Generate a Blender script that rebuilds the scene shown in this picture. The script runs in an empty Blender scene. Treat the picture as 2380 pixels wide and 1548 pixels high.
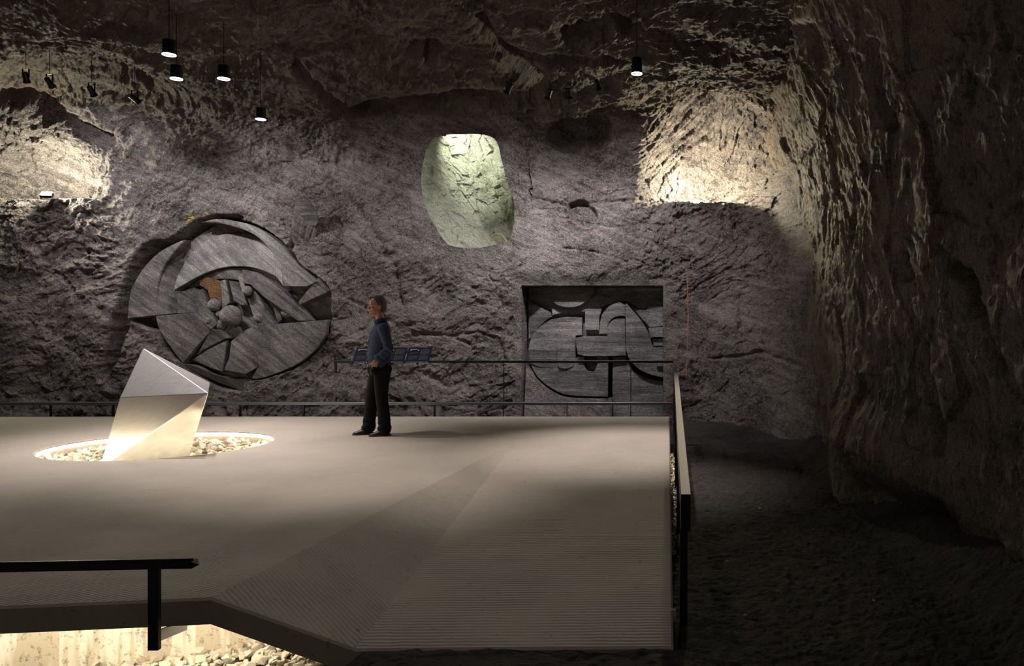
import bpy, bmesh, math, random
import numpy as np
from mathutils import Vector, Matrix, Quaternion
random.seed(7)
PI = math.pi
R = math.radians
SC = bpy.context.scene
COL = SC.collection
F = 1900.0; CX = 1551.0; CY = 755.0; EYE = 1.4      # focal length and principal point in pixels of a 2380 x 1548 frame

def P(px, py, d):
    """world point seen at a pixel of the photograph at distance d"""
    return Vector(((px-CX)*d/F, d, EYE-(py-CY)*d/F))

# ------------------------------------------------------------------ camera, world, exposure
cam = bpy.data.cameras.new('camera'); camo = bpy.data.objects.new('camera', cam); COL.objects.link(camo)
camo.location = (0, 0, EYE); camo.rotation_euler = (PI/2, 0, 0)
cam.sensor_width = 36; cam.lens = F/2380*36
cam.shift_x = (1190-CX)/2380; cam.shift_y = (CY-774)/2380
cam.clip_start = 0.05; cam.clip_end = 200
SC.camera = camo
w = bpy.data.worlds.new('world'); SC.world = w; w.use_nodes = True
bg = w.node_tree.nodes['Background']; bg.inputs[0].default_value = (1.0, 0.87, 0.72, 1); bg.inputs[1].default_value = 0.038
SC.view_settings.view_transform = 'Standard'; SC.view_settings.look = 'None'
SC.view_settings.exposure = 1.42; SC.view_settings.gamma = 1.0; SC.view_settings.use_curve_mapping = False
SC.cycles.sample_clamp_indirect = 4
SC.cycles.max_bounces = 6

def lamp_spot(name, loc, tgt, power, size, col=(1, .95, .88), blend=.6, rad=.04):
    l = bpy.data.lights.new(name, 'SPOT'); l.energy = power; l.spot_size = R(size); l.spot_blend = blend
    l.color = col; l.shadow_soft_size = rad
    o = bpy.data.objects.new(name, l); COL.objects.link(o); o.location = loc
    o.rotation_euler = (Vector(tgt)-Vector(loc)).to_track_quat('-Z', 'Y').to_euler(); return o
def lamp_area(name, loc, tgt, power, sx, sy, col=(1, .9, .72)):
    l = bpy.data.lights.new(name, 'AREA'); l.shape = 'RECTANGLE'; l.size = sx; l.size_y = sy; l.energy = power; l.color = col
    o = bpy.data.objects.new(name, l); COL.objects.link(o); o.location = loc
    o.rotation_euler = (Vector(tgt)-Vector(loc)).to_track_quat('-Z', 'Y').to_euler(); return o

WARM = (1.0, .86, .62); NEUT = (1.0, .92, .88); COOL = (1, .95, .96)

# ------------------------------------------------------------------ object helpers
def tag(o, label=None, cat=None, group=None, kind=None):
    if label: o['label'] = label
    if cat: o['category'] = cat
    if group: o['group'] = group
    if kind: o['kind'] = kind
    return o
def link(name, me, mat=None, parent=None):
    o = bpy.data.objects.new(name, me); COL.objects.link(o)
    if mat is not None:
        for m in (mat if isinstance(mat, (list, tuple)) else [mat]): me.materials.append(m)
    if parent is not None: o.parent = parent
    return o
def empty(name, loc, label, cat, group=None, rz=0):
    o = bpy.data.objects.new(name, None); COL.objects.link(o); o.location = loc; o.rotation_euler = (0, 0, rz)
    o.empty_display_size = .1
    return tag(o, label, cat, group)
def smooth(me, on=True):
    me.polygons.foreach_set('use_smooth', [on]*len(me.polygons)); me.update()
def bm_mesh(bm, name, sm=False):
    me = bpy.data.meshes.new(name); bm.normal_update(); bm.to_mesh(me); bm.free()
    if sm: smooth(me)
    return me
def add_box(bm, lo, hi, M=None):
    vs = [bm.verts.new((x, y, z)) for z in (lo[2], hi[2]) for y in (lo[1], hi[1]) for x in (lo[0], hi[0])]
    for f in ((0, 2, 3, 1), (4, 5, 7, 6), (0, 1, 5, 4), (2, 6, 7, 3), (0, 4, 6, 2), (1, 3, 7, 5)):
        bm.faces.new([vs[i] for i in f])
    if M is not None: bmesh.ops.transform(bm, matrix=M, verts=vs)
    return vs
def box_obj(name, lo, hi, mat, parent=None, bev=.003, off=(0, 0, 0)):
    bm = bmesh.new(); add_box(bm, lo, hi)
    if bev: bmesh.ops.bevel(bm, geom=bm.edges[:], offset=bev, segments=1, affect='EDGES')
    return link(name, bm_mesh(bm, name), mat, parent)
def add_tube(bm, pts, r, seg=10, caps=True):
    """tube through pts; r number or list"""
    pts = [Vector(p) for p in pts]; n = len(pts)
    rr = r if isinstance(r, (list, tuple)) else [r]*n
    rings = []; up = None
    for i, p in enumerate(pts):
        t = (pts[min(i+1, n-1)]-pts[max(i-1, 0)]).normalized()
        if up is None: up = Vector((0, 0, 1)) if abs(t.z) < .9 else Vector((1, 0, 0))
        u = (up-t*up.dot(t)).normalized(); v = t.cross(u); up = u
        rings.append([bm.verts.new(p+(u*math.cos(a)+v*math.sin(a))*rr[i]) for a in [2*PI*k/seg for k in range(seg)]])
    for a, b in zip(rings, rings[1:]):
        for k in range(seg): bm.faces.new((a[k], a[(k+1) % seg], b[(k+1) % seg], b[k]))
    if caps: bm.faces.new(rings[0][::-1]); bm.faces.new(rings[-1])
def add_loft(bm, rings, seg=20, caps=True):
    """rings: (centre, u vector, v vector)"""
    rs = []
    for c, u, v in rings:
        c, u, v = Vector(c), Vector(u), Vector(v)
        rs.append([bm.verts.new(c+u*math.cos(2*PI*k/seg)+v*math.sin(2*PI*k/seg)) for k in range(seg)])
    for a, b in zip(rs, rs[1:]):
        for k in range(seg): bm.faces.new((a[k], a[(k+1) % seg], b[(k+1) % seg], b[k]))
    if caps: bm.faces.new(rs[0][::-1]); bm.faces.new(rs[-1])
def add_ball(bm, c, r, M=None, sub=3):
    g = bmesh.ops.create_icosphere(bm, subdivisions=sub, radius=1)['verts']
    m = Matrix.Translation(c) @ (M if M else Matrix.Identity(4)) @ Matrix.Diagonal((*((r,)*3 if not hasattr(r, '__len__') else r), 1))
    bmesh.ops.transform(bm, matrix=m, verts=g); return g
def add_lathe(bm, prof, c, seg=24):
    rs = []
    for r, z in prof: rs.append([bm.verts.new((c[0]+r*math.cos(2*PI*k/seg), c[1]+r*math.sin(2*PI*k/seg), c[2]+z)) for k in range(seg)])
    for a, b in zip(rs, rs[1:]):
        for k in range(seg): bm.faces.new((a[k], a[(k+1) % seg], b[(k+1) % seg], b[k]))
    return rs

# ------------------------------------------------------------------ materials
def mat_new(name):
    m = bpy.data.materials.new(name); m.use_nodes = True; nt = m.node_tree
    return m, nt, nt.nodes['Principled BSDF']
def simple(name, col, rough=.5, metal=0, spec=.5, emit=None, es=0):
    m, nt, b = mat_new(name)
    b.inputs['Base Color'].default_value = (*col, 1); b.inputs['Roughness'].default_value = rough
    b.inputs['Metallic'].default_value = metal; b.inputs['Specular IOR Level'].default_value = spec
    if emit: b.inputs['Emission Color'].default_value = (*emit, 1); b.inputs['Emission Strength'].default_value = es
    return m
def nd(nt, t, **k):
    n = nt.nodes.new(t)
    for a, v in k.items():
        if a.startswith('i_'): n.inputs[int(a[2:])].default_value = v
        else: setattr(n, a, v)
    return n
def noise(nt, vec, scale, detail=6, rough=.6, dist=0):
    n = nt.nodes.new('ShaderNodeTexNoise'); n.inputs['Scale'].default_value = scale; n.inputs['Detail'].default_value = detail
    n.inputs['Roughness'].default_value = rough; n.inputs['Distortion'].default_value = dist
    nt.links.new(vec, n.inputs['Vector']); return n.outputs['Fac']
def ramp(nt, fac, stops):
    r = nt.nodes.new('ShaderNodeValToRGB'); e = r.color_ramp.elements
    while len(e) < len(stops): e.new(.5)
    for s, (p, c) in zip(e, stops): s.position = p; s.color = (*c, 1) if len(c) == 3 else c
    nt.links.new(fac, r.inputs[0]); return r.outputs[0]
def mix(nt, fac, a, b, mode='MIX'):
    m = nt.nodes.new('ShaderNodeMix'); m.data_type = 'RGBA'; m.blend_type = mode
    for s, v in ((m.inputs[0], fac), (m.inputs[6], a), (m.inputs[7], b)):
        if isinstance(v, (int, float)): s.default_value = v
        elif isinstance(v, tuple): s.default_value = (*v, 1)
        else: nt.links.new(v, s)
    return m.outputs[2]
def math_n(nt, op, a, b=None, c=None):
    m = nt.nodes.new('ShaderNodeMath'); m.operation = op
    for s, v in zip(m.inputs, (a, b, c)):
        if v is None: continue
        if isinstance(v, (int, float)): s.default_value = v
        else: nt.links.new(v, s)
    return m.outputs[0]
def bump(nt, h, strength, dist, prev=None):
    b = nt.nodes.new('ShaderNodeBump'); b.inputs['Strength'].default_value = strength; b.inputs['Distance'].default_value = dist
    nt.links.new(h, b.inputs['Height'])
    if prev is not None: nt.links.new(prev, b.inputs['Normal'])
    return b.outputs[0]
def coords(nt, rot=(0, 0, 0), scale=(1, 1, 1)):
    t = nt.nodes.new('ShaderNodeTexCoord'); m = nt.nodes.new('ShaderNodeMapping'); m2 = nt.nodes.new('ShaderNodeMapping')
    m.inputs['Rotation'].default_value = rot; m2.inputs['Scale'].default_value = scale
    nt.links.new(t.outputs['Object'], m.inputs[0]); nt.links.new(m.outputs[0], m2.inputs[0]); return m2.outputs[0]

def rock_mat(name, dark, mid, light, rot=(0, 0, 0), scale=(1, 1, 3), vein=.5, bumpk=1.0, rough=.6, stains=None, band=None):
    m, nt, b = mat_new(name)
    v0 = coords(nt); vs = coords(nt, rot, scale)
    big = noise(nt, v0, 1.1, 5, .6, .5); fin = noise(nt, vs, 7, 9, .72, .6); mic = noise(nt, vs, 38, 6, .75, .4)
    f = math_n(nt, 'ADD', math_n(nt, 'MULTIPLY', big, .45), math_n(nt, 'ADD', math_n(nt, 'MULTIPLY', fin, .35), math_n(nt, 'MULTIPLY', mic, .30)))
    c = ramp(nt, f, [(.43, dark), (.50, mid), (.585, light)])
    if band:   # coloured layers of the rock
        bv = coords(nt, band[0], (.6, .6, 7)); c = mix(nt, band[1], c, ramp(nt, noise(nt, bv, band[2], 6, .65, .4), [(.36, (.45, .43, .42)), (.5, (1, 1, 1)), (.62, (1.7, 1.65, 1.62))]), 'MULTIPLY')
    # pale mineral veins and flecks
    vn = noise(nt, vs, 7, 9, .7, 1.2)
    va = math_n(nt, 'ABSOLUTE', math_n(nt, 'SUBTRACT', vn, .5))
    vein_m = ramp(nt, va, [(0, (1, 1, 1)), (.010, (.45, .45, .45)), (.026, (0, 0, 0))])
    fl = ramp(nt, noise(nt, v0, 60, 3, .8), [(.56, (0, 0, 0)), (.66, (1, 1, 1))])
    flm = math_n(nt, 'MULTIPLY', fl, ramp(nt, noise(nt, v0, 2.3, 4, .6), [(.42, (0, 0, 0)), (.56, (1, 1, 1))]))
    c = mix(nt, math_n(nt, 'MULTIPLY', vein_m, vein*.8), c, tuple(min(1, x*2.6) for x in light))
    c = mix(nt, math_n(nt, 'MULTIPLY', flm, vein), c, tuple(min(1, x*2.4) for x in light))
    dks = ramp(nt, noise(nt, vs, 75, 5, .8, .3), [(.40, (.22, .22, .22)), (.50, (1, 1, 1)), (.59, (2.1, 2.1, 2.1))])
    c = mix(nt, .85, c, dks, 'MULTIPLY')
    # ochre tint here and there
    oc = ramp(nt, noise(nt, v0, 1.7, 6, .7, .8), [(.60, (0, 0, 0)), (.74, (1, 1, 1))])
    c = mix(nt, math_n(nt, 'MULTIPLY', oc, .35), c, (mid[0]*1.5, mid[1]*1.05, mid[2]*.6))
    for cx, cy, cz, rad, scol in (stains or []):
        gp = nt.nodes.new('ShaderNodeVectorMath'); gp.operation = 'DISTANCE'
        nt.links.new(v0, gp.inputs[0]); gp.inputs[1].default_value = (cx, cy, cz)
        dd = math_n(nt, 'ADD', math_n(nt, 'DIVIDE', gp.outputs['Value'], rad), math_n(nt, 'MULTIPLY', math_n(nt, 'SUBTRACT', noise(nt, v0, 9/ max(rad, .1)*.35, 7, .8), .5), 3.2))
        mk = ramp(nt, dd, [(.55, (1, 1, 1)), (.75, (0, 0, 0))])
        c = mix(nt, math_n(nt, 'MULTIPLY', mk, .85), c, scol)
    nt.links.new(c, b.inputs['Base Color'])
    nt.links.new(ramp(nt, fin, [(.3, (rough-.2,)*3), (.7, (rough+.15,)*3)]), b.inputs['Roughness'])
    b.inputs['Specular IOR Level'].default_value = .5
    n1 = bump(nt, noise(nt, vs, 9, 10, .72, .9), .9*bumpk, .05)
    n2 = bump(nt, noise(nt, vs, 30, 8, .75, .5), .95*bumpk, .024, n1)
    vor = nt.nodes.new('ShaderNodeTexVoronoi'); vor.feature = 'F1'; vor.inputs['Scale'].default_value = 13
    warp = nt.nodes.new('ShaderNodeVectorMath'); warp.operation = 'ADD'
    nz = nt.nodes.new('ShaderNodeTexNoise'); nz.inputs['Scale'].default_value = 6; nz.inputs['Detail'].default_value = 4
    nt.links.new(vs, nz.inputs['Vector']); nt.links.new(vs, warp.inputs[0])
    sc = nt.nodes.new('ShaderNodeVectorMath'); sc.operation = 'SCALE'; sc.inputs['Scale'].default_value = .25
    nt.links.new(nz.outputs['Color'], sc.inputs[0]); nt.links.new(sc.outputs[0], warp.inputs[1]); nt.links.new(warp.outputs[0], vor.inputs['Vector'])
    n3 = bump(nt, vor.outputs['Distance'], .55*bumpk, .02, n2)
    nt.links.new(n3, b.inputs['Normal'])
    return m

def concrete_mat(name, base, groove=None, gs=.34, stain=False, spacing=.0175):
    m, nt, b = mat_new(name); v0 = coords(nt)
    f = math_n(nt, 'ADD', math_n(nt, 'MULTIPLY', noise(nt, v0, .9, 6, .6), .6), math_n(nt, 'MULTIPLY', noise(nt, coords(nt, (0, 0, 0), (1, 5, 1)), 6, 8, .7), .4))
    c = ramp(nt, f, [(.3, tuple(x*.80 for x in base)), (.55, base), (.75, tuple(x*1.15 for x in base))])
    pits = ramp(nt, noise(nt, v0, 24, 2, .5), [(.26, (.45, .42, .4)), (.31, (1, 1, 1))])
    c = mix(nt, .8, c, pits, 'MULTIPLY')
    if stain:   # runs of cement milk down the foundation wall
        sv = coords(nt, (0, 0, 0), (1, 1, .08))
        st = ramp(nt, noise(nt, sv, 4.5, 3, .6), [(.47, (.66, .60, .50)), (.50, (1, 1, 1)), (.56, (1, 1, 1)), (.59, (.74, .69, .59))])
        c = mix(nt, .8, c, st, 'MULTIPLY')
        dk = ramp(nt, noise(nt, v0, 26, 6, .75), [(.36, (.25, .22, .17)), (.46, (1, 1, 1))])
        c = mix(nt, .7, c, dk, 'MULTIPLY')
    nrm = bump(nt, noise(nt, v0, 45, 6, .7), .35, .004)
    nrm = bump(nt, noise(nt, coords(nt, (0, 0, .2), (1, 7, 1)), 5, 5, .7), .5, .006, nrm)
    if groove is not None:
        # raked lines: wave across direction angle `groove`
        gv = coords(nt, (0, 0, groove)); wv = nt.nodes.new('ShaderNodeTexWave')
        wv.wave_type = 'BANDS'; wv.bands_direction = 'Y'; wv.wave_profile = 'SIN'
        wv.inputs['Scale'].default_value = .314/spacing*1.0; wv.inputs['Distortion'].default_value = 2.6
        wv.inputs['Detail'].default_value = 3; wv.inputs['Detail Scale'].default_value = .9
        nt.links.new(gv, wv.inputs[0])
        # the raking fades out towards the far end of the deck
        sep = nt.nodes.new('ShaderNodeSeparateXYZ'); nt.links.new(v0, sep.inputs[0])
        fade = nt.nodes.new('ShaderNodeMapRange'); fade.inputs[1].default_value = 4.0; fade.inputs[2].default_value = 8.5
        fade.inputs[3].default_value = 1; fade.inputs[4].default_value = .08; nt.links.new(sep.outputs[1], fade.inputs[0])
        patch = ramp(nt, noise(nt, v0, 1.6, 4, .6), [(.35, (.15,)*3), (.6, (1,)*3)])
        amp = math_n(nt, 'MULTIPLY', fade.outputs[0], patch)
        h = math_n(nt, 'MULTIPLY', wv.outputs['Fac'], amp)
        nrm = bump(nt, h, gs*2.2, .006, nrm)
        c = mix(nt, math_n(nt, 'MULTIPLY', math_n(nt, 'MULTIPLY', math_n(nt, 'LESS_THAN', wv.outputs['Fac'], .22), amp), .42), c, tuple(x*.35 for x in base))
    nt.links.new(c, b.inputs['Base Color']); b.inputs['Roughness'].default_value = .75
    nt.links.new(nrm, b.inputs['Normal']); return m

M_BLACK = simple('black_metal', (.012, .012, .014), .42, .6)
M_RAIL = simple('rail_top_metal', (.085, .08, .065), .5, .5)
M_GREY = simple('grey_rail_metal', (.11, .12, .14), .4, .6)
M_LENS = simple('lit_lens', (1, 1, 1), .3, emit=(1, .95, .88), es=45)
M_RING = simple('lit_trim_ring', (.9, .9, .9), .25, .3)
M_LED = simple('led_strip', (1, 1, 1), .3, emit=(1, .86, .58), es=16)
# ------------------------------------------------------------------ noise for the rock surfaces
_rng = np.random.default_rng(11)
_perm = _rng.permutation(1024).astype(np.int64)
_grad = _rng.normal(size=(1024, 3)); _grad /= np.linalg.norm(_grad, axis=1)[:, None]
_rnd = _rng.random((1024, 6))
def _h(i, j, k): return _perm[(_perm[(_perm[i & 1023]+j) & 1023]+k) & 1023]
def perlin(x, y, z):
    xi, yi, zi = np.floor(x).astype(np.int64), np.floor(y).astype(np.int64), np.floor(z).astype(np.int64)
    fx, fy, fz = x-xi, y-yi, z-zi
    u, v, t = [a*a*a*(a*(a*6-15)+10) for a in (fx, fy, fz)]
    out = 0
    for dx in (0, 1):
        for dy in (0, 1):
            for dz in (0, 1):
                g = _grad[_h(xi+dx, yi+dy, zi+dz)]
                d = g[:, 0]*(fx-dx)+g[:, 1]*(fy-dy)+g[:, 2]*(fz-dz)
                out = out+d*(u if dx else 1-u)*(v if dy else 1-v)*(t if dz else 1-t)
    return out*1.6
def fbm(x, y, z, o=4, rid=False, g=.5):
    s = 0; a = 1.0; n = 0
    for i in range(o):
        p = perlin(x+i*17.3, y-i*9.1, z+i*5.7)
        s = s+a*((1-2*np.abs(p)) if rid else p); n += a
        x, y, z = x*2.03, y*2.03, z*2.03; a *= g
    return s/n
def chips(u, v, seed=0, tilt=1.0):
    """flat tilted facets on a jittered grid: broken, flaked rock. returns height"""
    iu, iv = np.floor(u).astype(np.int64), np.floor(v).astype(np.int64)
    best = np.full(u.shape, 1e9); h = np.zeros_like(u)
    for du in (-1, 0, 1):
        for dv in (-1, 0, 1):
            c = _h(iu+du, iv+dv, np.full_like(iu, seed)); r = _rnd[c]
            cu, cv = iu+du+r[:, 0], iv+dv+r[:, 1]
            eu, ev = u-cu, v-cv; d = eu*eu+ev*ev; w_ = d < best
            hh = (r[:, 2]-.5)+tilt*((r[:, 3]-.5)*eu+(r[:, 4]-.5)*ev)*1.6
            h = np.where(w_, hh, h); best = np.where(w_, d, best)
    return h
def sst(a, b, x): t = np.clip((x-a)/(b-a), 0, 1); return t*t*(3-2*t)
def inpoly(x, y, poly):
    c = np.zeros(x.shape, bool); n = len(poly)
    for i in range(n):
        x1, y1 = poly[i]; x2, y2 = poly[(i+1) % n]
        if y1 == y2: continue
        k = ((y1 > y) != (y2 > y)) & (x < (x2-x1)*(y-y1)/(y2-y1)+x1); c ^= k
    return c
def dpoly(x, y, poly, closed=True):
    """distance to a polyline / polygon outline; negative inside a closed one"""
    d = np.full(x.shape, 1e9); n = len(poly)
    for i in range(n if closed else n-1):
        x1, y1 = poly[i]; x2, y2 = poly[(i+1) % n]; ex, ey = x2-x1, y2-y1
        t = np.clip(((x-x1)*ex+(y-y1)*ey)/max(ex*ex+ey*ey, 1e-9), 0, 1)
        d = np.minimum(d, np.hypot(x-x1-t*ex, y-y1-t*ey))
    return np.where(inpoly(x, y, poly), -d, d) if closed else d
def catmull(pts, n=6, closed=True):
    out = []; m = len(pts)
    for i in range(m if closed else m-1):
        if closed: p0, p1, p2, p3 = pts[(i-1) % m], pts[i], pts[(i+1) % m], pts[(i+2) % m]
        else: p0, p1, p2, p3 = pts[max(i-1, 0)], pts[i], pts[i+1], pts[min(i+2, m-1)]
        for k in range(n):
            t = k/n
            out.append(tuple(.5*((2*b)+(-a+c)*t+(2*a-5*b+4*c-d)*t*t+(-a+3*b-3*c+d)*t**3) for a, b, c, d in zip(p0, p1, p2, p3)))
    if not closed: out.append(tuple(pts[-1]))
    return out
def grid_mesh(name, X, Y, Z, nu, nv, keep=None, flip=False):
    co = np.stack([X, Y, Z], 1).astype(np.float32)
    idx = np.arange(nu*nv).reshape(nv, nu)
    a, b, c, d = idx[:-1, :-1].ravel(), idx[:-1, 1:].ravel(), idx[1:, 1:].ravel(), idx[1:, :-1].ravel()
    q = np.stack([a, d, c, b] if flip else [a, b, c, d], 1)
    if keep is not None: q = q[keep[q].all(axis=1)]
    used = np.zeros(nu*nv, bool); used[q.ravel()] = True
    mp = np.cumsum(used)-1; co = co[used]; q = mp[q]
    me = bpy.data.meshes.new(name); me.vertices.add(len(co)); me.vertices.foreach_set('co', co.ravel())
    me.loops.add(q.size); me.loops.foreach_set('vertex_index', q.ravel().astype(np.int32))
    me.polygons.add(len(q)); me.polygons.foreach_set('loop_start', (np.arange(len(q))*4).astype(np.int32))
    me.update(calc_edges=True); me.validate(); smooth(me); return me

WY = 14.5; PPM = F/WY            # the carved wall stands 14.5 m away: 131 pixels to the metre
def WX(px): return (px-CX)/PPM
def WZ(py): return EYE-(py-CY)/PPM
STRATA = (.10, .095, .10)
MR_WALL = rock_mat('rock_wall', (.015, .012, .0115), (.051, .042, .040), (.170, .148, .140), rot=(0, R(-32), 0), scale=(1, 1, 1.6), vein=.9, band=((0, R(-22), 0), .8, 1.3),
                   stains=[(WX(1230), 14.4, WZ(425), .10, (.35, .16, .05)), (WX(1330), 14.4, WZ(445), .12, (.28, .14, .06)), (WX(1597), 14.4, WZ(700), .05, (.4, .2, .06)),
                           (WX(440), 14.45, WZ(515), .17, (.62, .55, .05)), (WX(480), 14.45, WZ(500), .10, (.62, .55, .05)), (WX(65), 14.4, WZ(800), .16, (.35, .05, .04)),
                           (WX(558), 14.4, WZ(915), .07, (.5, .45, .05))])
MR_CEIL = rock_mat('rock_ceiling', (.032, .023, .018), (.078, .060, .047), (.15, .12, .095), rot=(0, 0, R(35)), scale=(1, 2.5, 1), vein=.25, bumpk=1.0)
MR_RIGHT = rock_mat('rock_right_wall', (.042, .032, .024), (.115, .090, .068), (.22, .175, .135), rot=(R(-12), 0, 0), scale=(1.6, 1.6, .8), vein=.2, bumpk=1.0,
                    stains=[(2.1, 6.6, 1.95, .22, (.20, .09, .03))])
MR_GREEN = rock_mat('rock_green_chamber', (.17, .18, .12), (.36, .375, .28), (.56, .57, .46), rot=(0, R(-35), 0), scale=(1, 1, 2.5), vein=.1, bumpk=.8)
MR_SOIL = rock_mat('dark_soil', (.009, .0075, .0065), (.024, .020, .017), (.055, .046, .04), scale=(1, 1, 1), vein=.1, bumpk=1.3, rough=.75)

# ------------------------------------------------------------------ outlines of what is cut into the back wall (wall drawing coordinates)
def z1(l): return [(230+x/3.16, 440+y/3.16) for x, y in l]
def z2(l): return [(1180+x/4.4227, 630+y/4.4227) for x, y in l]
OPENING = catmull([(992, 335), (1012, 309), (1065, 304), (1118, 306), (1150, 324), (1166, 372), (1180, 420), (1192, 455), (1197, 492), (1186, 556), (1150, 570), (1108, 577), (1058, 574), (1036, 562), (1010, 522), (990, 478), (981, 430), (984, 380)], 4)
ROUND = catmull(z1([(830, 205), (1000, 212), (1130, 250), (1250, 310), (1330, 370), (1420, 450), (1480, 545), (1620, 650), (1705, 745), (1705, 960), (1680, 1080), (1580, 1215), (1400, 1330), (1200, 1395), (1060, 1420), (1040, 1490), (900, 1470), (800, 1430), (620, 1300), (480, 1190), (420, 1060), (330, 1010), (225, 955), (215, 850), (260, 700), (320, 570), (420, 455), (560, 370), (700, 260)]), 4)
CRESC = catmull([(560, 505), (500, 500), (440, 520), (390, 555), (330, 570), (290, 640), (270, 700), (250, 770), (235, 870), (262, 850), (285, 790), (305, 740), (330, 690), (350, 640), (420, 580), (480, 530)], 4)
NICHE_L = catmull([(-40, 300), (60, 300), (150, 315), (230, 340), (262, 380), (262, 430), (250, 500), (240, 600), (120, 640), (0, 600), (-60, 480)], 4)
NICHE_R = catmull([(1490, 400), (1500, 310), (1545, 240), (1640, 205), (1740, 215), (1805, 260), (1825, 330), (1820, 420), (1800, 520), (1760, 640), (1630, 690), (1510, 640), (1485, 500)], 4)
OVAL = catmull([(1270, 320), (1290, 285), (1330, 265), (1390, 262), (1425, 280), (1430, 310), (1400, 345), (1340, 358), (1290, 350)], 4)
PATCH = catmull([(1323, 485), (1335, 470), (1355, 468), (1384, 490), (1387, 510), (1372, 525), (1345, 523)], 4)
BOSSP = z1([(1500, 80), (1530, 110), (1520, 220), (1470, 330), (1415, 450), (1390, 425), (1420, 300), (1455, 160)])
RX0, RX1, RZ0, RZ1 = WX(1213), WX(1541), WZ(985), WZ(665)     # rectangular carving

def wall_relief(px, py, d_in, up=1.0):
    d = d_in
    # broad shape of the lower right corner: the foot of the wall comes forward
    d = d+1.25*sst(1590, 1900, px)*sst(350, 800, py)+1.7*sst(1670, 1900, px)**2*up
    # ledge and hollow of the two lit niches
    for N, dep, yl in ((NICHE_R, .95, 463), (NICHE_L, .75, 458)):
        dd = dpoly(px, py, N)
        soft = .35*sst(12, -60, dd)+.65*sst(0, -150, dd)
        wdn = 5+75*np.maximum(sst(1680, 1770, px), sst(1570, 1500, px)*(px > 900)); under = sst(yl+wdn, yl-wdn*.9, py)
        d = d-dep*soft*under-.04*sst(6, -8, dd)*under
    dd = dpoly(px, py, OVAL); d = d-.42*sst(6, -32, dd)-.05*sst(2, -3, dd)
    dd = dpoly(px, py, PATCH); d = d*(1-.8*sst(3, -3, dd))-.13*sst(3, -3, dd)+.03*np.exp(-((dd-6)/4)**2)
    # brow above the round relief, deep groove on its left
    dd = dpoly(px, py, CRESC); d = d-.55*sst(6, -18, dd)
    dd = dpoly(px, py, BOSSP); d = d-.30*sst(3, -9, dd)
    dd = dpoly(px, py, ROUND); d = np.where(dd < 0, -.42*sst(3, -5, dd)+d*.15, d)
    # long fissures
    for pts, wdt, dep in (([(1200, 455), (1260, 465), (1320, 478), (1400, 470), (1520, 462), (1640, 466), (1760, 470)], 4, .10),
                          ([(760, 640), (800, 690), (860, 720), (930, 760)], 5, .05), ([(920, 620), (925, 680), (940, 720)], 7, .10),
                          ([(1050, 780), (1110, 772), (1160, 790), (1170, 830)], 4, .09), ([(960, 775), (1040, 780), (1090, 800)], 4, .08),
                          ([(1240, 500), (1330, 510), (1420, 530), (1500, 520), (1560, 525)], 2.5, .04), ([(1310, 578), (1380, 585), (1460, 610)], 2.5, .05),
                          ([(740, 320), (770, 420), (860, 520), (900, 600)], 10, .10), ([(740, 320), (640, 390), (560, 400), (500, 390)], 12, .14),
                          ([(1650, 832), (1720, 826), (1760, 815), (1820, 840)], 4, .10), ([(1715, 690), (1722, 760), (1740, 780)], 9, .12),
                          ([(990, 870), (1010, 880), (1040, 905)], 10, .06), ([(130, 640), (160, 680), (120, 740)], 5, .06), ([(0, 560), (100, 640), (220, 720), (330, 780)], 12, .05),
                          ([(1960, 120), (1950, 230), (1900, 330), (1860, 430), (1850, 440)], 6, .12)):
        d = d-.6*dep*np.exp(-((dpoly(px, py, pts, False)+3*perlin(px/16, py/16, px*0))/wdt)**2)
    return d

def strokes(u, v, ang, gap, seed, length=.5):
    """long chisel marks: thin ridges along direction ang, broken up by noise"""
    a = R(ang); s = u*math.cos(a)+v*math.sin(a); t = -u*math.sin(a)+v*math.cos(a)
    t = t+.05*perlin(s*.8+seed, t*.8, t*0+seed)
    ph = t/gap; fr = np.abs(ph-np.floor(ph)-.5)*2
    m = perlin(s/length+seed*3.1, np.floor(ph)*1.7+.5, t*0+seed)
    return np.clip(1-(1-fr)*7, 0, 1)*sst(.0, .35, m)*0+np.clip(1-fr*6, 0, 1)*sst(.05, .4, m)

# ---- back wall + ceiling share one swept grid
def axis_pts(segs):
    out = []
    for a, b, st in segs: out += list(np.arange(a, b-1e-6, st))
    out.append(segs[-1][1]); return np.array(out)
def insert_edges(arr, vals, eps=.002):
    arr = [a for a in arr if min(abs(a-v) for v in vals) > .008]
    for v in vals: arr += [v-eps, v+eps]
    return np.array(sorted(arr))
ZT = 4.0; RA = 1.2; LA = RA*PI/2                            # wall top, radius of the turn into the ceiling
us = insert_edges(axis_pts([(-15.5, -12.2, .08), (-12.2, 1.9, .0165), (1.9, 3.6, .06)]), [RX0, RX1])
s_wall = insert_edges(axis_pts([(-1.2, -.35, .06), (-.35, ZT, .0165)]), [RZ0, RZ1])
s_rest = axis_pts([(0.0165, LA+4.8, .021), (LA+4.8, LA+14, .14)])
ss = np.concatenate([s_wall, ZT+s_rest]); nu, nv = len(us), len(ss)
U, S = np.meshgrid(us, ss); U = U.ravel(); S = S.ravel()
q = np.clip(S-ZT, 0, LA)/RA; ext = np.clip(S-ZT-LA, 0, None)
BX = U.copy(); BZ = np.where(S < ZT, S, ZT+RA*np.sin(q)); BY = WY-(RA-RA*np.cos(q))-ext
NY = -np.cos(q); NZ = -np.sin(q)
BZ = BZ+.05*ext+.35*sst(-6.5, -9, BX)*sst(0, LA+.5, S-ZT)     # ceiling climbs a little towards the front and the left
px = CX+F*BX/np.maximum(BY, .5); py = CY-F*(BZ-EYE)/np.maximum(BY, .5)
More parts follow.
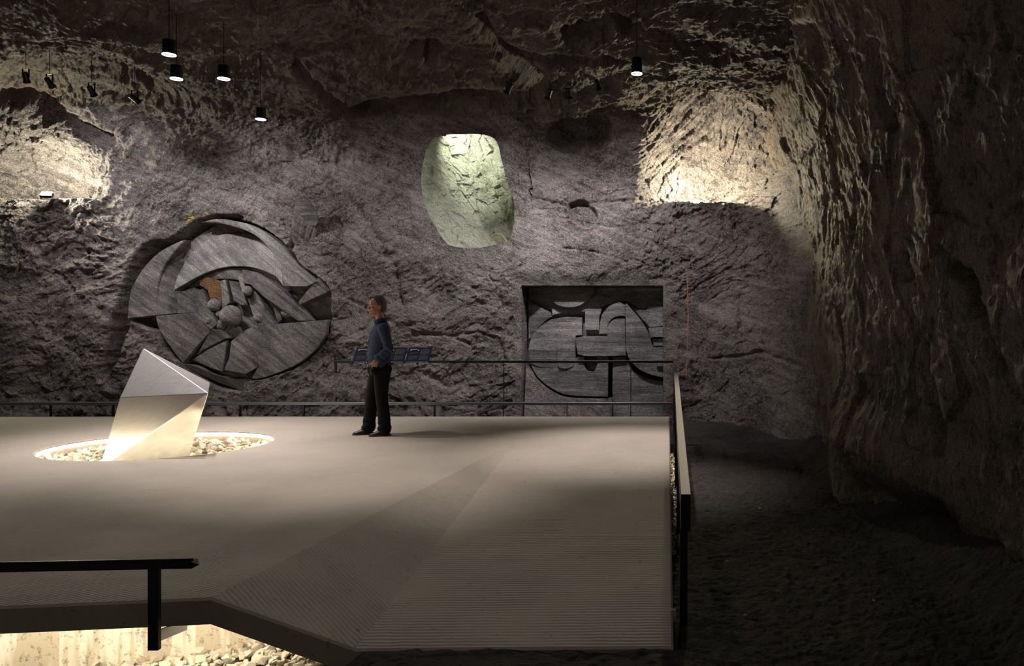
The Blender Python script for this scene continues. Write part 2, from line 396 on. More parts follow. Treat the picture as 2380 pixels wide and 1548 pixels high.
isw = sst(LA*.7, 0, S-ZT)                                     # 1 on the wall, 0 on the ceiling
wx_, wz_ = BX+.35*perlin(BX*.9, BZ*.9, BY*.9), S+.35*perlin(BX*.9+9, BZ*.9, BY*.9+4)
ro = (wx_*math.cos(R(33))+wz_*math.sin(R(33)), -wx_*math.sin(R(33))+wz_*math.cos(R(33)))
big = .17*perlin(BX*.42, BY*.42, S*.6)+.10*fbm(BX*1.1, BY*1.1, S*1.6, 3)
lay = fbm(ro[0]*.8, ro[1]*2.6, BY*.8, 4, True)
ch1 = chips(ro[0]*1.5, ro[1]*3.2, 1); ch2 = chips(ro[0]*4.2+3, ro[1]*8.0, 2); ch3 = chips(ro[0]*10, ro[1]*17, 3)
fine = fbm(BX*7, BY*7, S*9, 3)
smz = 1-.75*sst(1200, 1240, px)*sst(1800, 1650, px)*sst(480, 520, py)*isw       # dressed wall at the right is smoother
rough_l = .75+.5*sst(500, 100, px)
nich = sst(30, -20, dpoly(px, py, NICHE_R))+sst(30, -20, dpoly(px, py, NICHE_L))
D0 = big+(.034*lay*rough_l+.036*ch1*rough_l+.032*ch2+.024*ch3+.018*fine)*(1-.25*isw)*(.35+.65*smz)*(1+.25*(1-isw))*(1+1.3*nich)
# ceiling: rolling layered bulges with dark clefts
cl = fbm(BX*.35+.2*BY, BY*1.1, BX*0+3, 4, True)
D0 = D0+(1-isw)*(.20*perlin(BX*.5, BY*.7, BX*0+8)+.10*cl)
# clefts seen across the ceiling
for pts, wdt, dep in (([(840, 245), (930, 235), (1060, 228), (1200, 222), (1330, 205), (1420, 190)], 14, .42), ([(1120, 40), (1140, 90), (1180, 130), (1260, 180), (1310, 205)], 16, .30),
                      ([(1320, 75), (1390, 60), (1430, 40), (1470, 60)], 16, .35), ([(1190, 130), (1330, 128), (1400, 118), (1470, 135)], 7, .25),
                      ([(970, 115), (1010, 105), (1000, 125)], 12, .3), ([(690, 160), (760, 200), (830, 250), (910, 262)], 8, .22),
                      ([(40, 135), (90, 125), (170, 150), (270, 160), (350, 185)], 20, .22), ([(0, 225), (60, 232), (150, 275), (260, 318)], 13, .25)):
    dd = dpoly(px, py, pts, False); D0 = D0-dep*np.exp(-(dd/wdt)**2)*sst(9.0, 9.6, BY)
# smoother carved arcs and chisel strokes
mk = sst(.1, .4, perlin(BX*.7+5, S*.7, BX*0))*sst(480, 500, px)*.0
st1 = strokes(BX, BZ, -38, .16, 2, .6)*sst(360, 420, px)*sst(760, 700, px)*sst(330, 380, py)*sst(540, 480, py)
st2 = strokes(BX, BZ, 52, .22, 5, .6)*sst(360, 420, px)*sst(760, 700, px)*sst(330, 380, py)*sst(540, 480, py)
st3 = strokes(BX, BZ, -14, .10, 7, .9)*sst(1380, 1460, px)*sst(1760, 1680, px)*sst(570, 600, py)*sst(680, 650, py)
st4 = strokes(BX, BZ, 88, .30, 4, 1.6)*sst(1590, 1600, px)*sst(1830, 1800, px)*sst(730, 750, py)*sst(860, 845, py)
st5 = strokes(BX, BZ, -28, .12, 6, .5)*sst(1250, 1290, px)*sst(1500, 1440, px)*sst(340, 360, py)*sst(420, 400, py)
st6 = strokes(BX, BZ, -50, .19, 9, .7)*sst(700, 780, px)*sst(1000, 900, px)*sst(380, 430, py)*sst(620, 560, py)
D0 = D0+(.022*(st1+st2)+.020*st3+.022*st4+.02*st5+.022*st6)*isw
D = wall_relief(px, py, D0, sst(LA*.45, -.3, S-ZT))
onw = S < ZT+.3
D = np.where(onw | (px > 1235) | (px < 300), D, D0)
# rectangular pocket with clean sides
inr = (BX > RX0) & (BX < RX1) & (BZ > RZ0) & (BZ < RZ1) & (S < ZT)
border = np.maximum(np.maximum(RX0-BX, BX-RX1), np.maximum(RZ0-BZ, BZ-RZ1))
D = np.where(inr, -.62+.02*fine, np.where(S < ZT, .02+(D-.02)*(.15+.85*sst(0, .28, border)), D))
VX, VY, VZ = BX, BY+NY*D, BZ+NZ*D
# small sideways shake so the grid does not show
sh = (S > 0) & ~inr & (border > .05)
VX = VX+np.where(sh, .012*perlin(BX*9, S*9, BX*0+1), 0); VZ = VZ+np.where(sh & (S < ZT), .012*perlin(BX*9, S*9, BX*0+5), 0)
m_ = sst(60, 14, dpoly(px, py, OPENING))*(S < ZT+LA*.9)
VY = VY+(WY-.05+.12*D0-VY)*m_
hole = inpoly(px, py, OPENING) & (S < ZT+LA*.9)
# pull the ring of vertices round the opening onto its outline
ddo = dpoly(px, py, OPENING); near = (ddo >= 0) & (ddo < 3.2) & (S < ZT+LA*.9); ii = np.where(near)[0]
ox, oy = px[ii], py[ii]; bd = np.full(len(ii), 1e9); bx, by = ox.copy(), oy.copy()
for (x1, y1), (x2, y2) in zip(OPENING, OPENING[1:]+OPENING[:1]):
    ex_, ey_ = x2-x1, y2-y1; t_ = np.clip(((ox-x1)*ex_+(oy-y1)*ey_)/max(ex_*ex_+ey_*ey_, 1e-9), 0, 1); qx, qy = x1+t_*ex_, y1+t_*ey_; d_ = np.hypot(ox-qx, oy-qy); w_ = d_ < bd
    bx, by, bd = np.where(w_, qx, bx), np.where(w_, qy, by), np.where(w_, d_, bd)
VX[ii] = BX[ii]+(bx-ox)/PPM; VZ[ii] = BZ[ii]-(by-oy)/PPM
ncut = len(s_wall)+int(LA*.62/.021)
rowi = np.repeat(np.arange(nv), nu)
keep = ~hole
ob_wall = link('wall_back', grid_mesh('wall_back', VX, VY, VZ, nu, nv, keep & (rowi <= ncut)), MR_WALL); ob_wall['kind'] = 'structure'
ob_ceil = link('ceiling', grid_mesh('ceiling', VX, VY, VZ, nu, nv, keep & (rowi >= ncut)), MR_CEIL); ob_ceil['kind'] = 'structure'

# ---- right wall: faces left, runs towards the camera
ys = axis_pts([(0.5, 4.2, .09), (4.2, 15.2, .023)]); zs = axis_pts([(-.9, 6.6, .024)]); nu2, nv2 = len(ys), len(zs)
Yr, Zr = np.meshgrid(ys, zs); Yr = Yr.ravel(); Zr = Zr.ravel()
foot = np.interp(Yr, [0, 4, 5.3, 7.2, 9, 10.5, 12.5, 13.2, 15.2], [2.9, 2.6, 2.38, 2.16, 2.05, 2.16, 2.25, 2.2, 2.2])
lean = .55*sst(2.2, 5.6, Zr)*sst(5, 8, Yr)+.10*np.sin(Zr*1.1)
y2, z2_ = Yr+.25*perlin(Yr*1.1, Zr*1.1, Yr*0+2), Zr+.25*perlin(Yr*1.1, Zr*1.1, Yr*0+7)
rr = (y2*math.cos(R(68))+z2_*math.sin(R(68)), -y2*math.sin(R(68))+z2_*math.cos(R(68)))
Dr = .12*perlin(Yr*.55, Zr*.6, Yr*0+3)+.08*fbm(Yr*1.0, Zr*.7, Yr*0+6, 3)
Dr = Dr+.035*fbm(rr[0]*.8, rr[1]*2.6, Yr*0+2, 4, True)+.060*chips(rr[0]*1.0, rr[1]*1.7, 4)+.03*chips(rr[0]*2.8, rr[1]*4.8, 5)+.018*chips(rr[0]*8, rr[1]*15, 6)+.02*fbm(Yr*7, Zr*7, Yr*0, 3)
pxr = CX+F*foot/Yr; pyr = CY-F*(Zr-EYE)/Yr
# overhanging slab at the foot, hollow beside it, long scoops
Dr = Dr+.22*sst(.9, .1, Zr)*sst(6.4, 7.6, Yr)*sst(10.8, 9.6, Yr)-.25*sst(.05, -.30, Zr)*sst(6.2, 6.8, Yr)*sst(8.6, 8.0, Yr)
for pts, wdt, dep in (([(2075, 100), (2070, 200), (2085, 290)], 10, .16), ([(1960, 60), (1975, 160), (1940, 300), (1900, 350)], 12, .12), ([(2240, 620), (2270, 660), (2320, 760), (2350, 860)], 12, .14),
                      ([(2120, 600), (2125, 640)], 12, .2), ([(2270, 640), (2285, 720)], 16, .14), ([(2180, 800), (2190, 960), (2185, 1060)], 8, .10), ([(2240, 500), (2210, 560), (2260, 640)], 9, .08)):
    Dr = Dr-dep*np.exp(-(dpoly(pxr, pyr, pts, False)/wdt)**2)
XR = foot-lean-Dr
ob_r = link('wall_right', grid_mesh('wall_right', XR, Yr, Zr, nu2, nv2), MR_RIGHT); ob_r['kind'] = 'structure'
# ---- left end of the cave
ys = axis_pts([(2.0, 15.5, .12)]); zs = axis_pts([(-1.2, 6.8, .12)]); Yl, Zl = [a.ravel() for a in np.meshgrid(ys, zs)]
XL = -14.2+.6*perlin(Yl*.4, Zl*.4, Yl*0+2)+.2*fbm(Yl, Zl, Yl*0+5, 4, True)+.5*sst(3, 6, Zl)
ob_l = link('wall_left', grid_mesh('wall_left', XL, Yl, Zl, len(ys), len(zs), flip=True), MR_WALL); ob_l['kind'] = 'structure'

# ---- chamber behind the opening
cx0, cz0 = WX(1088), WZ(445); na, nb = 420, 240
A, B = np.meshgrid(np.linspace(0, 2*PI, na), np.linspace(.0004, 1, nb)); A = A.ravel(); B = B.ravel()
rad = np.sin(B*PI/2*1.05); dep = np.cos(B*PI/2*1.02)
ex, ez = np.cos(A)*rad, np.sin(A)*rad
X_, Z_, Y_ = cx0+1.12*ex-.12*dep, cz0+.2+1.55*ez, WY+.02+1.6*dep
cu, cv = X_*math.cos(R(-50))+Z_*math.sin(R(-50)), -X_*math.sin(R(-50))+Z_*math.cos(R(-50))
cu = cu+.15*perlin(X_*1.5, Z_*1.5, Y_*1.5)
dsp = .055*chips(cu*4.5, cv*6.5, 8, 1.3)+.022*chips(cu*11, cv*16, 9)+.06*perlin(X_*1.3, Y_*1.3, Z_*1.3)+.03*strokes(cu, cv, 0, .13, 3, .5)
Y_ = Y_-dsp*np.clip(dep, .15, 1); X_ = X_-dsp*ex*.8; Z_ = Z_-dsp*ez*.8
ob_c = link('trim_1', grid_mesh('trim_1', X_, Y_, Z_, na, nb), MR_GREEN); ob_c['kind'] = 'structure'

# ---- ground of dark trodden soil
xs = axis_pts([(-15, -4.6, .2), (-4.6, 0, .04), (0, 3.2, .022)]); ys = axis_pts([(1.2, 3.6, .06), (3.6, 15.2, .026)])
Xg, Yg = [a.ravel() for a in np.meshgrid(xs, ys)]
gz = np.full_like(Xg, -.45)-.02*(Yg-8)*.3
gz = gz-.12*sst(4.0, 1.5, Xg)*0+.55*sst(1.75, 2.5, Xg)*sst(2, 5, Yg)*.6
gz = gz+.10*sst(13.2, 14.6, Yg)*sst(0, 1.2, Xg)+.10*sst(12, 14, Yg)
front = sst(4.5, 4.15, Yg)*sst(-1.95, -1.62, Xg)*sst(.45, .05, Xg)
gz = gz+(-.275-gz)*front
void = sst(-1.55, -1.75, Xg)*sst(5.4, 5.0, Yg)
gz = np.where(Xg < -1.4, gz+((-.46+.14*(Xg+1.75)-.04)-gz)*void, gz)
gz = gz+.035*fbm(Xg*1.7, Yg*1.7, Xg*0, 3)+.018*fbm(Xg*6, Yg*6, Xg*0+2, 3, True)+.010*chips(Xg*16, Yg*16, 3)
ob_g = link('ground', grid_mesh('ground', Xg, Yg, gz, len(xs), len(ys)), MR_SOIL); ob_g['kind'] = 'structure'
GZ = lambda x, y: -.45
# ------------------------------------------------------------------ concrete deck with folded ramp, round pit
CONC = (.43, .375, .315)
M_DECK = concrete_mat('concrete_deck', CONC, R(-44), .7, spacing=.034)
M_FOLD = concrete_mat('concrete_fold', CONC, R(40), .8, spacing=.030)
M_RAMP = concrete_mat('concrete_ramp', CONC, 0.0, .7, spacing=.038)
M_EDGE = concrete_mat('concrete_edge', tuple(x*.8 for x in CONC))
M_FOUND = concrete_mat('concrete_foundation', (.62, .57, .48), stain=True)
PITC = Vector((-5.93, 9.60)); PITR = 1.19
FARY = 12.49; RXE = .032
def build_deck():
    bm = bmesh.new(); th = .135
    outer = [(-14.5, 4.0), (-9, 4.0), (-6, 4.02), (-3.31, 4.06), (-2.62, 4.15), (-2.34, 4.19), (-1.82, 9.85), (RXE-.9, 9.85), (RXE, 9.85), (RXE, FARY-.02), (RXE-.02, FARY), (-5, FARY), (-14.5, FARY)]
    vo = [bm.verts.new((x, y, 0)) for x, y in outer]
    vi = [bm.verts.new((PITC.x+PITR*math.cos(2*PI*k/96), PITC.y+PITR*math.sin(2*PI*k/96), 0)) for k in range(96)]
    ed = [bm.edges.new((v[i], v[(i+1) % len(v)])) for v in (vo, vi) for i in range(len(v))]
    bmesh.ops.triangle_fill(bm, use_beauty=True, use_dissolve=False, edges=ed)
    for f in list(bm.faces):
        if all((Vector(v.co[:2])-PITC).length < PITR+1e-4 for v in f.verts): bm.faces.remove(f)
        else:
            f.material_index = 0
            if f.normal.z < 0: f.normal_flip()
    a, b = vo[5], vo[6]
    n1 = bm.verts.new((-1.60, 4.19, -.262)); n2 = bm.verts.new((RXE, 4.19, -.25))
    f = bm.faces.new((a, n1, b)); f.material_index = 1
    f = bm.faces.new((n1, n2, vo[8], vo[7], b)); f.material_index = 2
    bm.normal_update()
    for f in bm.faces:
        if f.normal.z < 0: f.normal_flip()
    # thickness
    top = list(bm.faces); edges = [e for e in bm.edges if len(e.link_faces) == 1]
    low = {v: bm.verts.new(v.co-Vector((0, 0, th))) for v in list(bm.verts)}
    for f in top:
        g = bm.faces.new([low[v] for v in reversed(f.verts)]); g.material_index = 3
    for e in edges:
        g = bm.faces.new((e.verts[0], e.verts[1], low[e.verts[1]], low[e.verts[0]])); g.material_index = 3
    bmesh.ops.recalc_face_normals(bm, faces=bm.faces)
    rim = [e for e in bm.edges if len(e.link_faces) == 2 and {f.material_index for f in e.link_faces} & {3} and any(f.material_index != 3 and f.normal.z > .5 for f in e.link_faces)]
    rim = [e for e in rim if any(abs(f.normal.z) < .2 for f in e.link_faces)]
    bmesh.ops.bevel(bm, geom=rim, offset=.012, segments=1, affect='EDGES', material=3)
    return link('floor', bm_mesh(bm, 'floor'), [M_DECK, M_FOLD, M_RAMP, M_EDGE])
deck = build_deck(); deck['kind'] = 'structure'
# foundation wall under the deck, lit by a strip
bm = bmesh.new(); fp = [(-14.5, -1.6), (-1.7, -1.6), (-1.7, -.41), (-2.30, -.14), (-14.5, -.14)]
f0 = [bm.verts.new((x, 5.02, z)) for x, z in fp]; f1 = [bm.verts.new((x, 5.25, z)) for x, z in fp]; bm.faces.new(f0); bm.faces.new(f1[::-1])
for k in range(5): bm.faces.new((f0[k], f1[k], f1[(k+1) % 5], f0[(k+1) % 5]))
bmesh.ops.recalc_face_normals(bm, faces=bm.faces); fo = link('wall_foundation', bm_mesh(bm, 'wf'), M_FOUND); fo['kind'] = 'structure'
bm = bmesh.new(); add_box(bm, (-.55, 6.2, -1.0), (-.35, 12.05, -.33)); fo2 = link('wall_foundation_side', bm_mesh(bm, 'wf2'), M_EDGE); fo2['kind'] = 'structure'
bm = bmesh.new(); add_box(bm, (-14.5, 12.05, -1.0), (-.35, 12.25, -.136)); fo3 = link('wall_foundation_back', bm_mesh(bm, 'wf3'), M_EDGE); fo3['kind'] = 'structure'
# pit wall
bm = bmesh.new(); rs = add_lathe(bm, [(PITR+.10, -.14), (PITR+.10, -.50)], (PITC.x, PITC.y, 0), 96)
pw = link('wall_pit', bm_mesh(bm, 'wp', True), M_EDGE); pw['kind'] = 'structure'
bm = bmesh.new(); add_lathe(bm, [(.01, -.42), (PITR+.1, -.42)], (PITC.x, PITC.y, 0), 64)
pf = link('floor_pit', bm_mesh(bm, 'pf'), M_EDGE); pf['kind'] = 'structure'

# ------------------------------------------------------------------ gravel
M_STONE = None
def stone_mat():
    m, nt, b = mat_new('limestone_gravel'); v = coords(nt)
    oi = nt.nodes.new('ShaderNodeObjectInfo')
    c = ramp(nt, oi.outputs['Random'], [(0, (.42, .37, .29)), (.5, (.62, .56, .44)), (.8, (.70, .66, .56)), (1, (.50, .40, .26))])
    c = mix(nt, .6, c, ramp(nt, noise(nt, v, 18, 6, .7), [(.35, (.5, .48, .45)), (.6, (1, 1, 1))]), 'MULTIPLY')
    nt.links.new(c, b.inputs['Base Color']); b.inputs['Roughness'].default_value = .8
    nt.links.new(bump(nt, noise(nt, v, 30, 6, .7), .5, .01), b.inputs['Normal']); return m
M_STONE = stone_mat()
def stone_mesh(i):
    rg = random.Random(i+100); bm = bmesh.new()
    for k in range(14):
        d = Vector((rg.gauss(0, 1), rg.gauss(0, 1), rg.gauss(0, 1))).normalized(); d = Vector((d.x*1.0, d.y*.8, d.z*.6))*rg.uniform(.85, 1.1); bm.verts.new(d)
    bmesh.ops.convex_hull(bm, input=bm.verts[:]); bmesh.ops.delete(bm, geom=[v for v in bm.verts if not v.link_faces], context='VERTS')
    return bm_mesh(bm, 'stone')
STONES = [stone_mesh(i) for i in range(14)]
for s in STONES: s.materials.append(M_STONE)
def stuff_stones(name, pts, parent, lab=None):
    bm = bmesh.new(); rg = random.Random(5); src = []
    for s in STONES: src.append(([v.co.copy() for v in s.vertices], [tuple(p.vertices) for p in s.polygons]))
    V = []; Fc = []
    for (x, y, z, r) in pts:
        vs, fs = rg.choice(src); q = Quaternion((rg.gauss(0, 1), rg.gauss(0, 1), rg.gauss(0, 1), rg.gauss(0, 1))).normalized(); o = len(V)
        V += [tuple(q @ v*r+Vector((x, y, z))) for v in vs]; Fc += [tuple(i+o for i in f) for f in fs]
    bm.free(); me = bpy.data.meshes.new(name); me.from_pydata(V, [], Fc); me.update()
    o = link(name, me, M_STONE, parent); o['kind'] = 'stuff'; return o
def place_stones(root, spots):
    for i, (x, y, z, r) in enumerate(spots):
        o = bpy.data.objects.new('stone', STONES[i % 14]); COL.objects.link(o); o.parent = root
        rg = random.Random(i*7+1); o.location = Vector((x, y, z))-root.location
        o.rotation_euler = (rg.uniform(-.5, .5), rg.uniform(-.5, .5), rg.uniform(0, 6.28)); o.scale = (r, r*rg.uniform(.8, 1.1), r*rg.uniform(.8, 1.2))
gr = empty('gravel_bed', (PITC.x, PITC.y, -.42), 'bed of pale broken limestone gravel filling the glowing round pit around the steel sculpture', 'gravel')
rg = random.Random(3); big_, small_ = [], []
tries = 0
while len(big_) < 290 and tries < 20000:
    tries += 1; a = rg.uniform(0, 2*PI); r_ = (PITR+.02)*math.sqrt(rg.random()); x, y = PITC.x+r_*math.cos(a), PITC.y+r_*math.sin(a); s = rg.uniform(.035, .07)
    if all((x-b[0])**2+(y-b[1])**2 > (.72*(s+b[3]))**2 for b in big_): big_.append((x, y, -.115+rg.uniform(-.025, .025), s))
for k in range(1600):
    a = rg.uniform(0, 2*PI); r_ = (PITR+.07)*math.sqrt(rg.random()); small_.append((PITC.x+r_*math.cos(a), PITC.y+r_*math.sin(a), -.165+rg.uniform(-.02, .03), rg.uniform(.03, .05)))
place_stones(gr, big_); stuff_stones('small_stones', [(x-PITC.x, y-PITC.y, z+.42, s) for x, y, z, s in small_], gr)
gh = empty('gravel_heap', (-3, 4.7, -.75), 'sloping heap of pale rubble lit under the near left edge of the concrete deck', 'gravel')
big_, small_, tries = [], [], 0
def hz(x): return -.595+.165*(x+2.55)
while len(big_) < 280 and tries < 20000:
    tries += 1; x = rg.uniform(-3.5, -1.72); y = rg.uniform(4.45, 5.0); s = rg.uniform(.025, .058)
    if all((x-b[0])**2+(y-b[1])**2 > (.62*(s+b[3]))**2 for b in big_): big_.append((x, y, hz(x)+.09*(y-4.5)+rg.uniform(-.02, .03), s))
for k in range(1900):
    x = rg.uniform(-4.5, -1.6); y = rg.uniform(4.0, 5.02); small_.append((x, y, hz(x)+.09*(y-4.5)-.02+rg.uniform(-.03, .02), rg.uniform(.018, .038)))
place_stones(gh, big_); stuff_stones('small_stones', [(x+3, y-4.7, z+.75, s) for x, y, z, s in small_], gh)
gs = empty('gravel_strip', (.08, 8.5, -.46), 'thin strip of lit gravel beside the right edge of the deck', 'gravel')
sp = [(rg.uniform(-.30, .12), rg.uniform(6.0, 11.6), -.445+rg.uniform(-.02, .02), rg.uniform(.018, .034)) for k in range(900)]
stuff_stones('small_stones', [(x-.08, y-8.5, z+.46, s) for x, y, z, s in sp], gs)

# ------------------------------------------------------------------ pit light: LED strip under the rim
t = empty('pit_light_strip', (PITC.x, PITC.y, 0), 'ring of warm light strip set into the inner rim of the round pit', 'light')
bm = bmesh.new(); n = 64
for k in range(n):
    pass
add_lathe(bm, [(PITR-.003, -.022), (PITR-.003, -.062), (PITR+.002, -.062), (PITR+.002, -.022), (PITR-.003, -.022)], (0, 0, 0), 96)
link('light_strip', bm_mesh(bm, 'ls'), M_LED, t)
bm = bmesh.new(); add_lathe(bm, [(PITR-.006, -.016), (PITR+.002, -.016), (PITR+.002, -.022), (PITR-.006, -.022), (PITR-.006, -.016)], (0, 0, 0), 96); link('channel', bm_mesh(bm, 'lc'), M_BLACK, t)
for k in range(16):
    a = 2*PI*(k+.5)/16; c = Vector((PITC.x+(PITR-.012)*math.cos(a), PITC.y+(PITR-.012)*math.sin(a), -.045))
    lamp_area('pit_lamp', c, (PITC.x, PITC.y, -.15), 1.2, .42, .03, (1, .87, .62))
# light strip below the front edge of the deck
t = empty('deck_light_strip', (-4.5, 4.42, -.15), 'slim light strip under the near edge of the concrete deck', 'light')
box_obj('channel', (-4.4, -.02, -.005), (2.3, .02, .014), M_BLACK, t); box_obj('light_strip', (-4.4, -.012, -.011), (2.3, .012, -.005), M_LED, t)
lamp_area('deck_lamp', (-5.3, 4.46, -.175), (-5.3, 5.02, -.50), 18, 6.4, .03, (1, .90, .70))
lamp_area('deck_side_lamp', (-.12, 8.9, -.16), (.10, 8.9, -.5), 5, .03, 5, (1, .85, .58)).rotation_euler = (0, R(-25), 0)

# ------------------------------------------------------------------ steel sculpture
def steel_mat():
    m, nt, b = mat_new('brushed_steel'); v = coords(nt, (.3, .5, .2), (1, 1, 6))
    b.inputs['Metallic'].default_value = .62
    nt.links.new(ramp(nt, noise(nt, v, 8, 6, .7), [(.3, (.47, .455, .43)), (.7, (.56, .545, .53))]), b.inputs['Base Color'])
    nt.links.new(ramp(nt, noise(nt, v, 14, 6, .7), [(.3, (.30,)*3), (.7, (.40,)*3)]), b.inputs['Roughness'])
    nt.links.new(bump(nt, noise(nt, v, 50, 4, .6), .12, .003), b.inputs['Normal']); return m
M_STEEL = steel_mat()
def build_prism():
    bm = bmesh.new()
    A = P(333, 809, 9.25); B = P(488, 889, 9.30); C = P(484, 914, 8.80); E = P(279, 924, 8.74)
    G = P(231, 1072, 8.78); Fv = P(434, 1060, 9.26)
    K1 = P(300, 930, 9.75)+Vector((.1, 0, 0)); K2 = P(470, 930, 9.75)+Vector((-.05, 0, 0)); H1 = P(262, 1060, 9.6); H2 = P(424, 1050, 9.6)
    G.z = Fv.z = -.155; H1.z = H2.z = -.155
     
    V = {k: bm.verts.new(p) for k, p in dict(A=A, B=B, C=C, E=E, G=G, F=Fv, K1=K1, K2=K2, H1=H1, H2=H2).items()}
    for f in ('A E C', 'A C B', 'E G C', 'G F C', 'A K1 E', 'K1 H1 G', 'K1 G E', 'B C F', 'B F K2', 'K2 F H2', 'A B K2', 'A K2 K1', 'K1 K2 H2', 'K1 H2 H1', 'G H1 H2', 'G H2 F'):
        bm.faces.new([V[k] for k in f.split()])
    bmesh.ops.recalc_face_normals(bm, faces=bm.faces)
    bmesh.ops.bevel(bm, geom=bm.edges[:], offset=.004, segments=1, affect='EDGES')
    o = link('steel_sculpture', bm_mesh(bm, 'steel'), M_STEEL)
    return tag(o, 'tall faceted brushed steel prism leaning over the glowing gravel pit', 'sculpture')
build_prism()

# ------------------------------------------------------------------ carved stone
MR_CARVE = rock_mat('carved_rock_diagonal', (.036, .032, .032), (.078, .071, .070), (.145, .136, .134), rot=(0, R(-38), 0), scale=(.8, 1, 2), band=((0, R(-38), 0), .95, 1.6), vein=.2, bumpk=.30, rough=.6,
                    stains=[(0, 0, 0, .001, (.3, .15, .05))])
MR_RUST = rock_mat('rust_stained_rock', (.03, .022, .015), (.15, .07, .022), (.26, .14, .05), vein=.15, bumpk=.7)
MR_CARVE2 = rock_mat('carved_rock_level', (.034, .032, .034), (.072, .069, .071), (.130, .124, .125), rot=(0, 0, 0), scale=(.5, 1, 2), band=((0, 0, 0), .85, 1.5), vein=.15, bumpk=.28, rough=.6)
def wv(px_, py_, y): return Vector(((px_-CX)*WY/F, y, EYE-(py_-CY)*WY/F))
def slab(pts, y0, parent, mat, name='carved_slab', gx=0, gy=0, th=.5, bev=.010, jit=0):
    """carved plane standing proud of the pocket; y0 depth at its middle, gx / gy lean per metre"""
    mx = sum(p[0] for p in pts)/len(pts); my = sum(p[1] for p in pts)/len(pts)
    bm = bmesh.new(); fr = []
    for (a, b) in pts:
        y = y0+gx*(a-mx)/PPM+gy*(b-my)/PPM; fr.append(bm.verts.new(wv(a, b, y)))
    f = bm.faces.new(fr); bm.normal_update()
    if f.normal.y > 0: f.normal_flip()
    r = bmesh.ops.extrude_face_region(bm, geom=[f]); vs = [g for g in r['geom'] if isinstance(g, bmesh.types.BMVert)]
    yb = y0+th
    for v in vs: v.co.y = max(yb, v.co.y+.02)
    if f.is_valid: pass
    bmesh.ops.recalc_face_normals(bm, faces=bm.faces)
    fe = [e for e in bm.edges if all((v not in vs) for v in e.verts)]
    bmesh.ops.bevel(bm, geom=fe, offset=bev, segments=2, affect='EDGES')
    bmesh.ops.triangulate(bm, faces=[f for f in bm.faces if len(f.verts) > 4])
    o = link(name, bm_mesh(bm, name), mat, parent); 
    if parent is not None: o.matrix_parent_inverse = Matrix.Translation(parent.location).inverted()
    return o
def ball(c, r, parent, mat, name='carved_sphere', flat=.8):
    bm = bmesh.new(); add_ball(bm, (0, 0, 0), (r, r*flat, r), sub=4); me = bm_mesh(bm, name, True)
    o = link(name, me, mat, parent); o.location = Vector(c)-(parent.location if parent is not None else Vector((0, 0, 0))); return o

rr_ = empty('round_carved_relief', (WX(535), WY, WZ(705)), 'large round relief of overlapping discs, shards and balls cut into the dark rock wall', 'relief')
S1 = lambda l, y, **k: slab(z1(l), y, rr_, k.pop('mat', MR_CARVE), **k)
cm = lambda l, n=4: catmull(l, n, False)
# back plate, dark
S1(cm([(215, 940), (205, 850), (250, 690), (320, 560), (430, 450), (600, 352)])+cm([(830, 212), (1000, 230), (1200, 300), (1350, 410), (1480, 560)])+[(1650, 700), (1690, 940)]+cm([(1660, 1060), (1500, 1250), (1300, 1350), (1050, 1400), (800, 1360), (600, 1250), (450, 1080), (415, 940)]), WY+.34, th=.2)
# left crescent
S1(cm([(415, 925), (410, 800), (430, 640), (490, 500), (595, 362)])+cm([(560, 372), (420, 462), (310, 600), (240, 760), (222, 950)]), WY+.06, gx=.25, th=.3)
S1(cm([(415, 925), (412, 780), (440, 600), (500, 490), (600, 370)])+cm([(700, 380), (600, 480), (550, 600), (535, 740)])+[(545, 905)], WY+.30, gx=.9, th=.2)
# outer ring, upper right
S1(cm([(735, 240), (850, 216), (1000, 232), (1150, 275), (1300, 370), (1400, 460), (1480, 560)])+[(1620, 680), (1540, 716), (1365, 716)]+cm([(1355, 640), (1310, 520), (1230, 405), (1120, 320), (980, 270), (850, 240)]), WY-.02, gx=-.10, gy=.05, th=.35)
# upper disc
S1(cm([(535, 745), (545, 640), (590, 520), (660, 420), (760, 345), (880, 312), (1010, 312), (1130, 345), (1240, 420), (1310, 520), (1345, 610), (1365, 712)])+cm([(1300, 640), (1180, 590), (1050, 565), (900, 570), (780, 605), (680, 655)]), WY+.14, gx=-.06, gy=-.28, th=.25)
# dark soffit of the lens
S1(cm([(565, 745), (680, 660), (800, 605), (930, 575), (1080, 575), (1220, 600), (1350, 690)])+[(1360, 740), (1250, 780)]+cm([(1100, 700), (950, 660), (800, 660), (650, 720)]), WY+.20, gy=.2, th=.2)
# left inner block
S1([(545, 760), (650, 715), (700, 740), (770, 800), (800, 900), (840, 945), (790, 1030), (700, 960), (690, 905), (550, 915)], WY+.22, gx=.3, th=.18)
S1([(690, 750), (735, 725), (790, 860), (860, 990), (800, 1035), (770, 1010), (700, 905)], WY+.10, gx=-.2, th=.3)
S1([(700, 655), (760, 640), (850, 670), (870, 730), (865, 840), (830, 800), (780, 810), (760, 740), (700, 700)], WY+.16, th=.2, mat=MR_RUST, name='rusty_rock')
S1([(850, 670), (905, 660), (945, 830), (890, 870), (870, 900), (868, 740)], WY+.12, gx=-.3, th=.25)
S1([(930, 668), (990, 680), (1030, 780), (1050, 850), (1010, 850), (960, 815)], WY+.15, gx=.3, th=.25)
S1([(990, 640), (1048, 590), (1052, 690), (1050, 800), (1030, 770)], WY+.10, gx=-.3, th=.3)
S1([(1056, 590), (1150, 610), (1340, 745), (1560, 965), (1440, 970), (1200, 790), (1110, 700), (1058, 690)], WY+.04, gx=.05, gy=.1, th=.35)
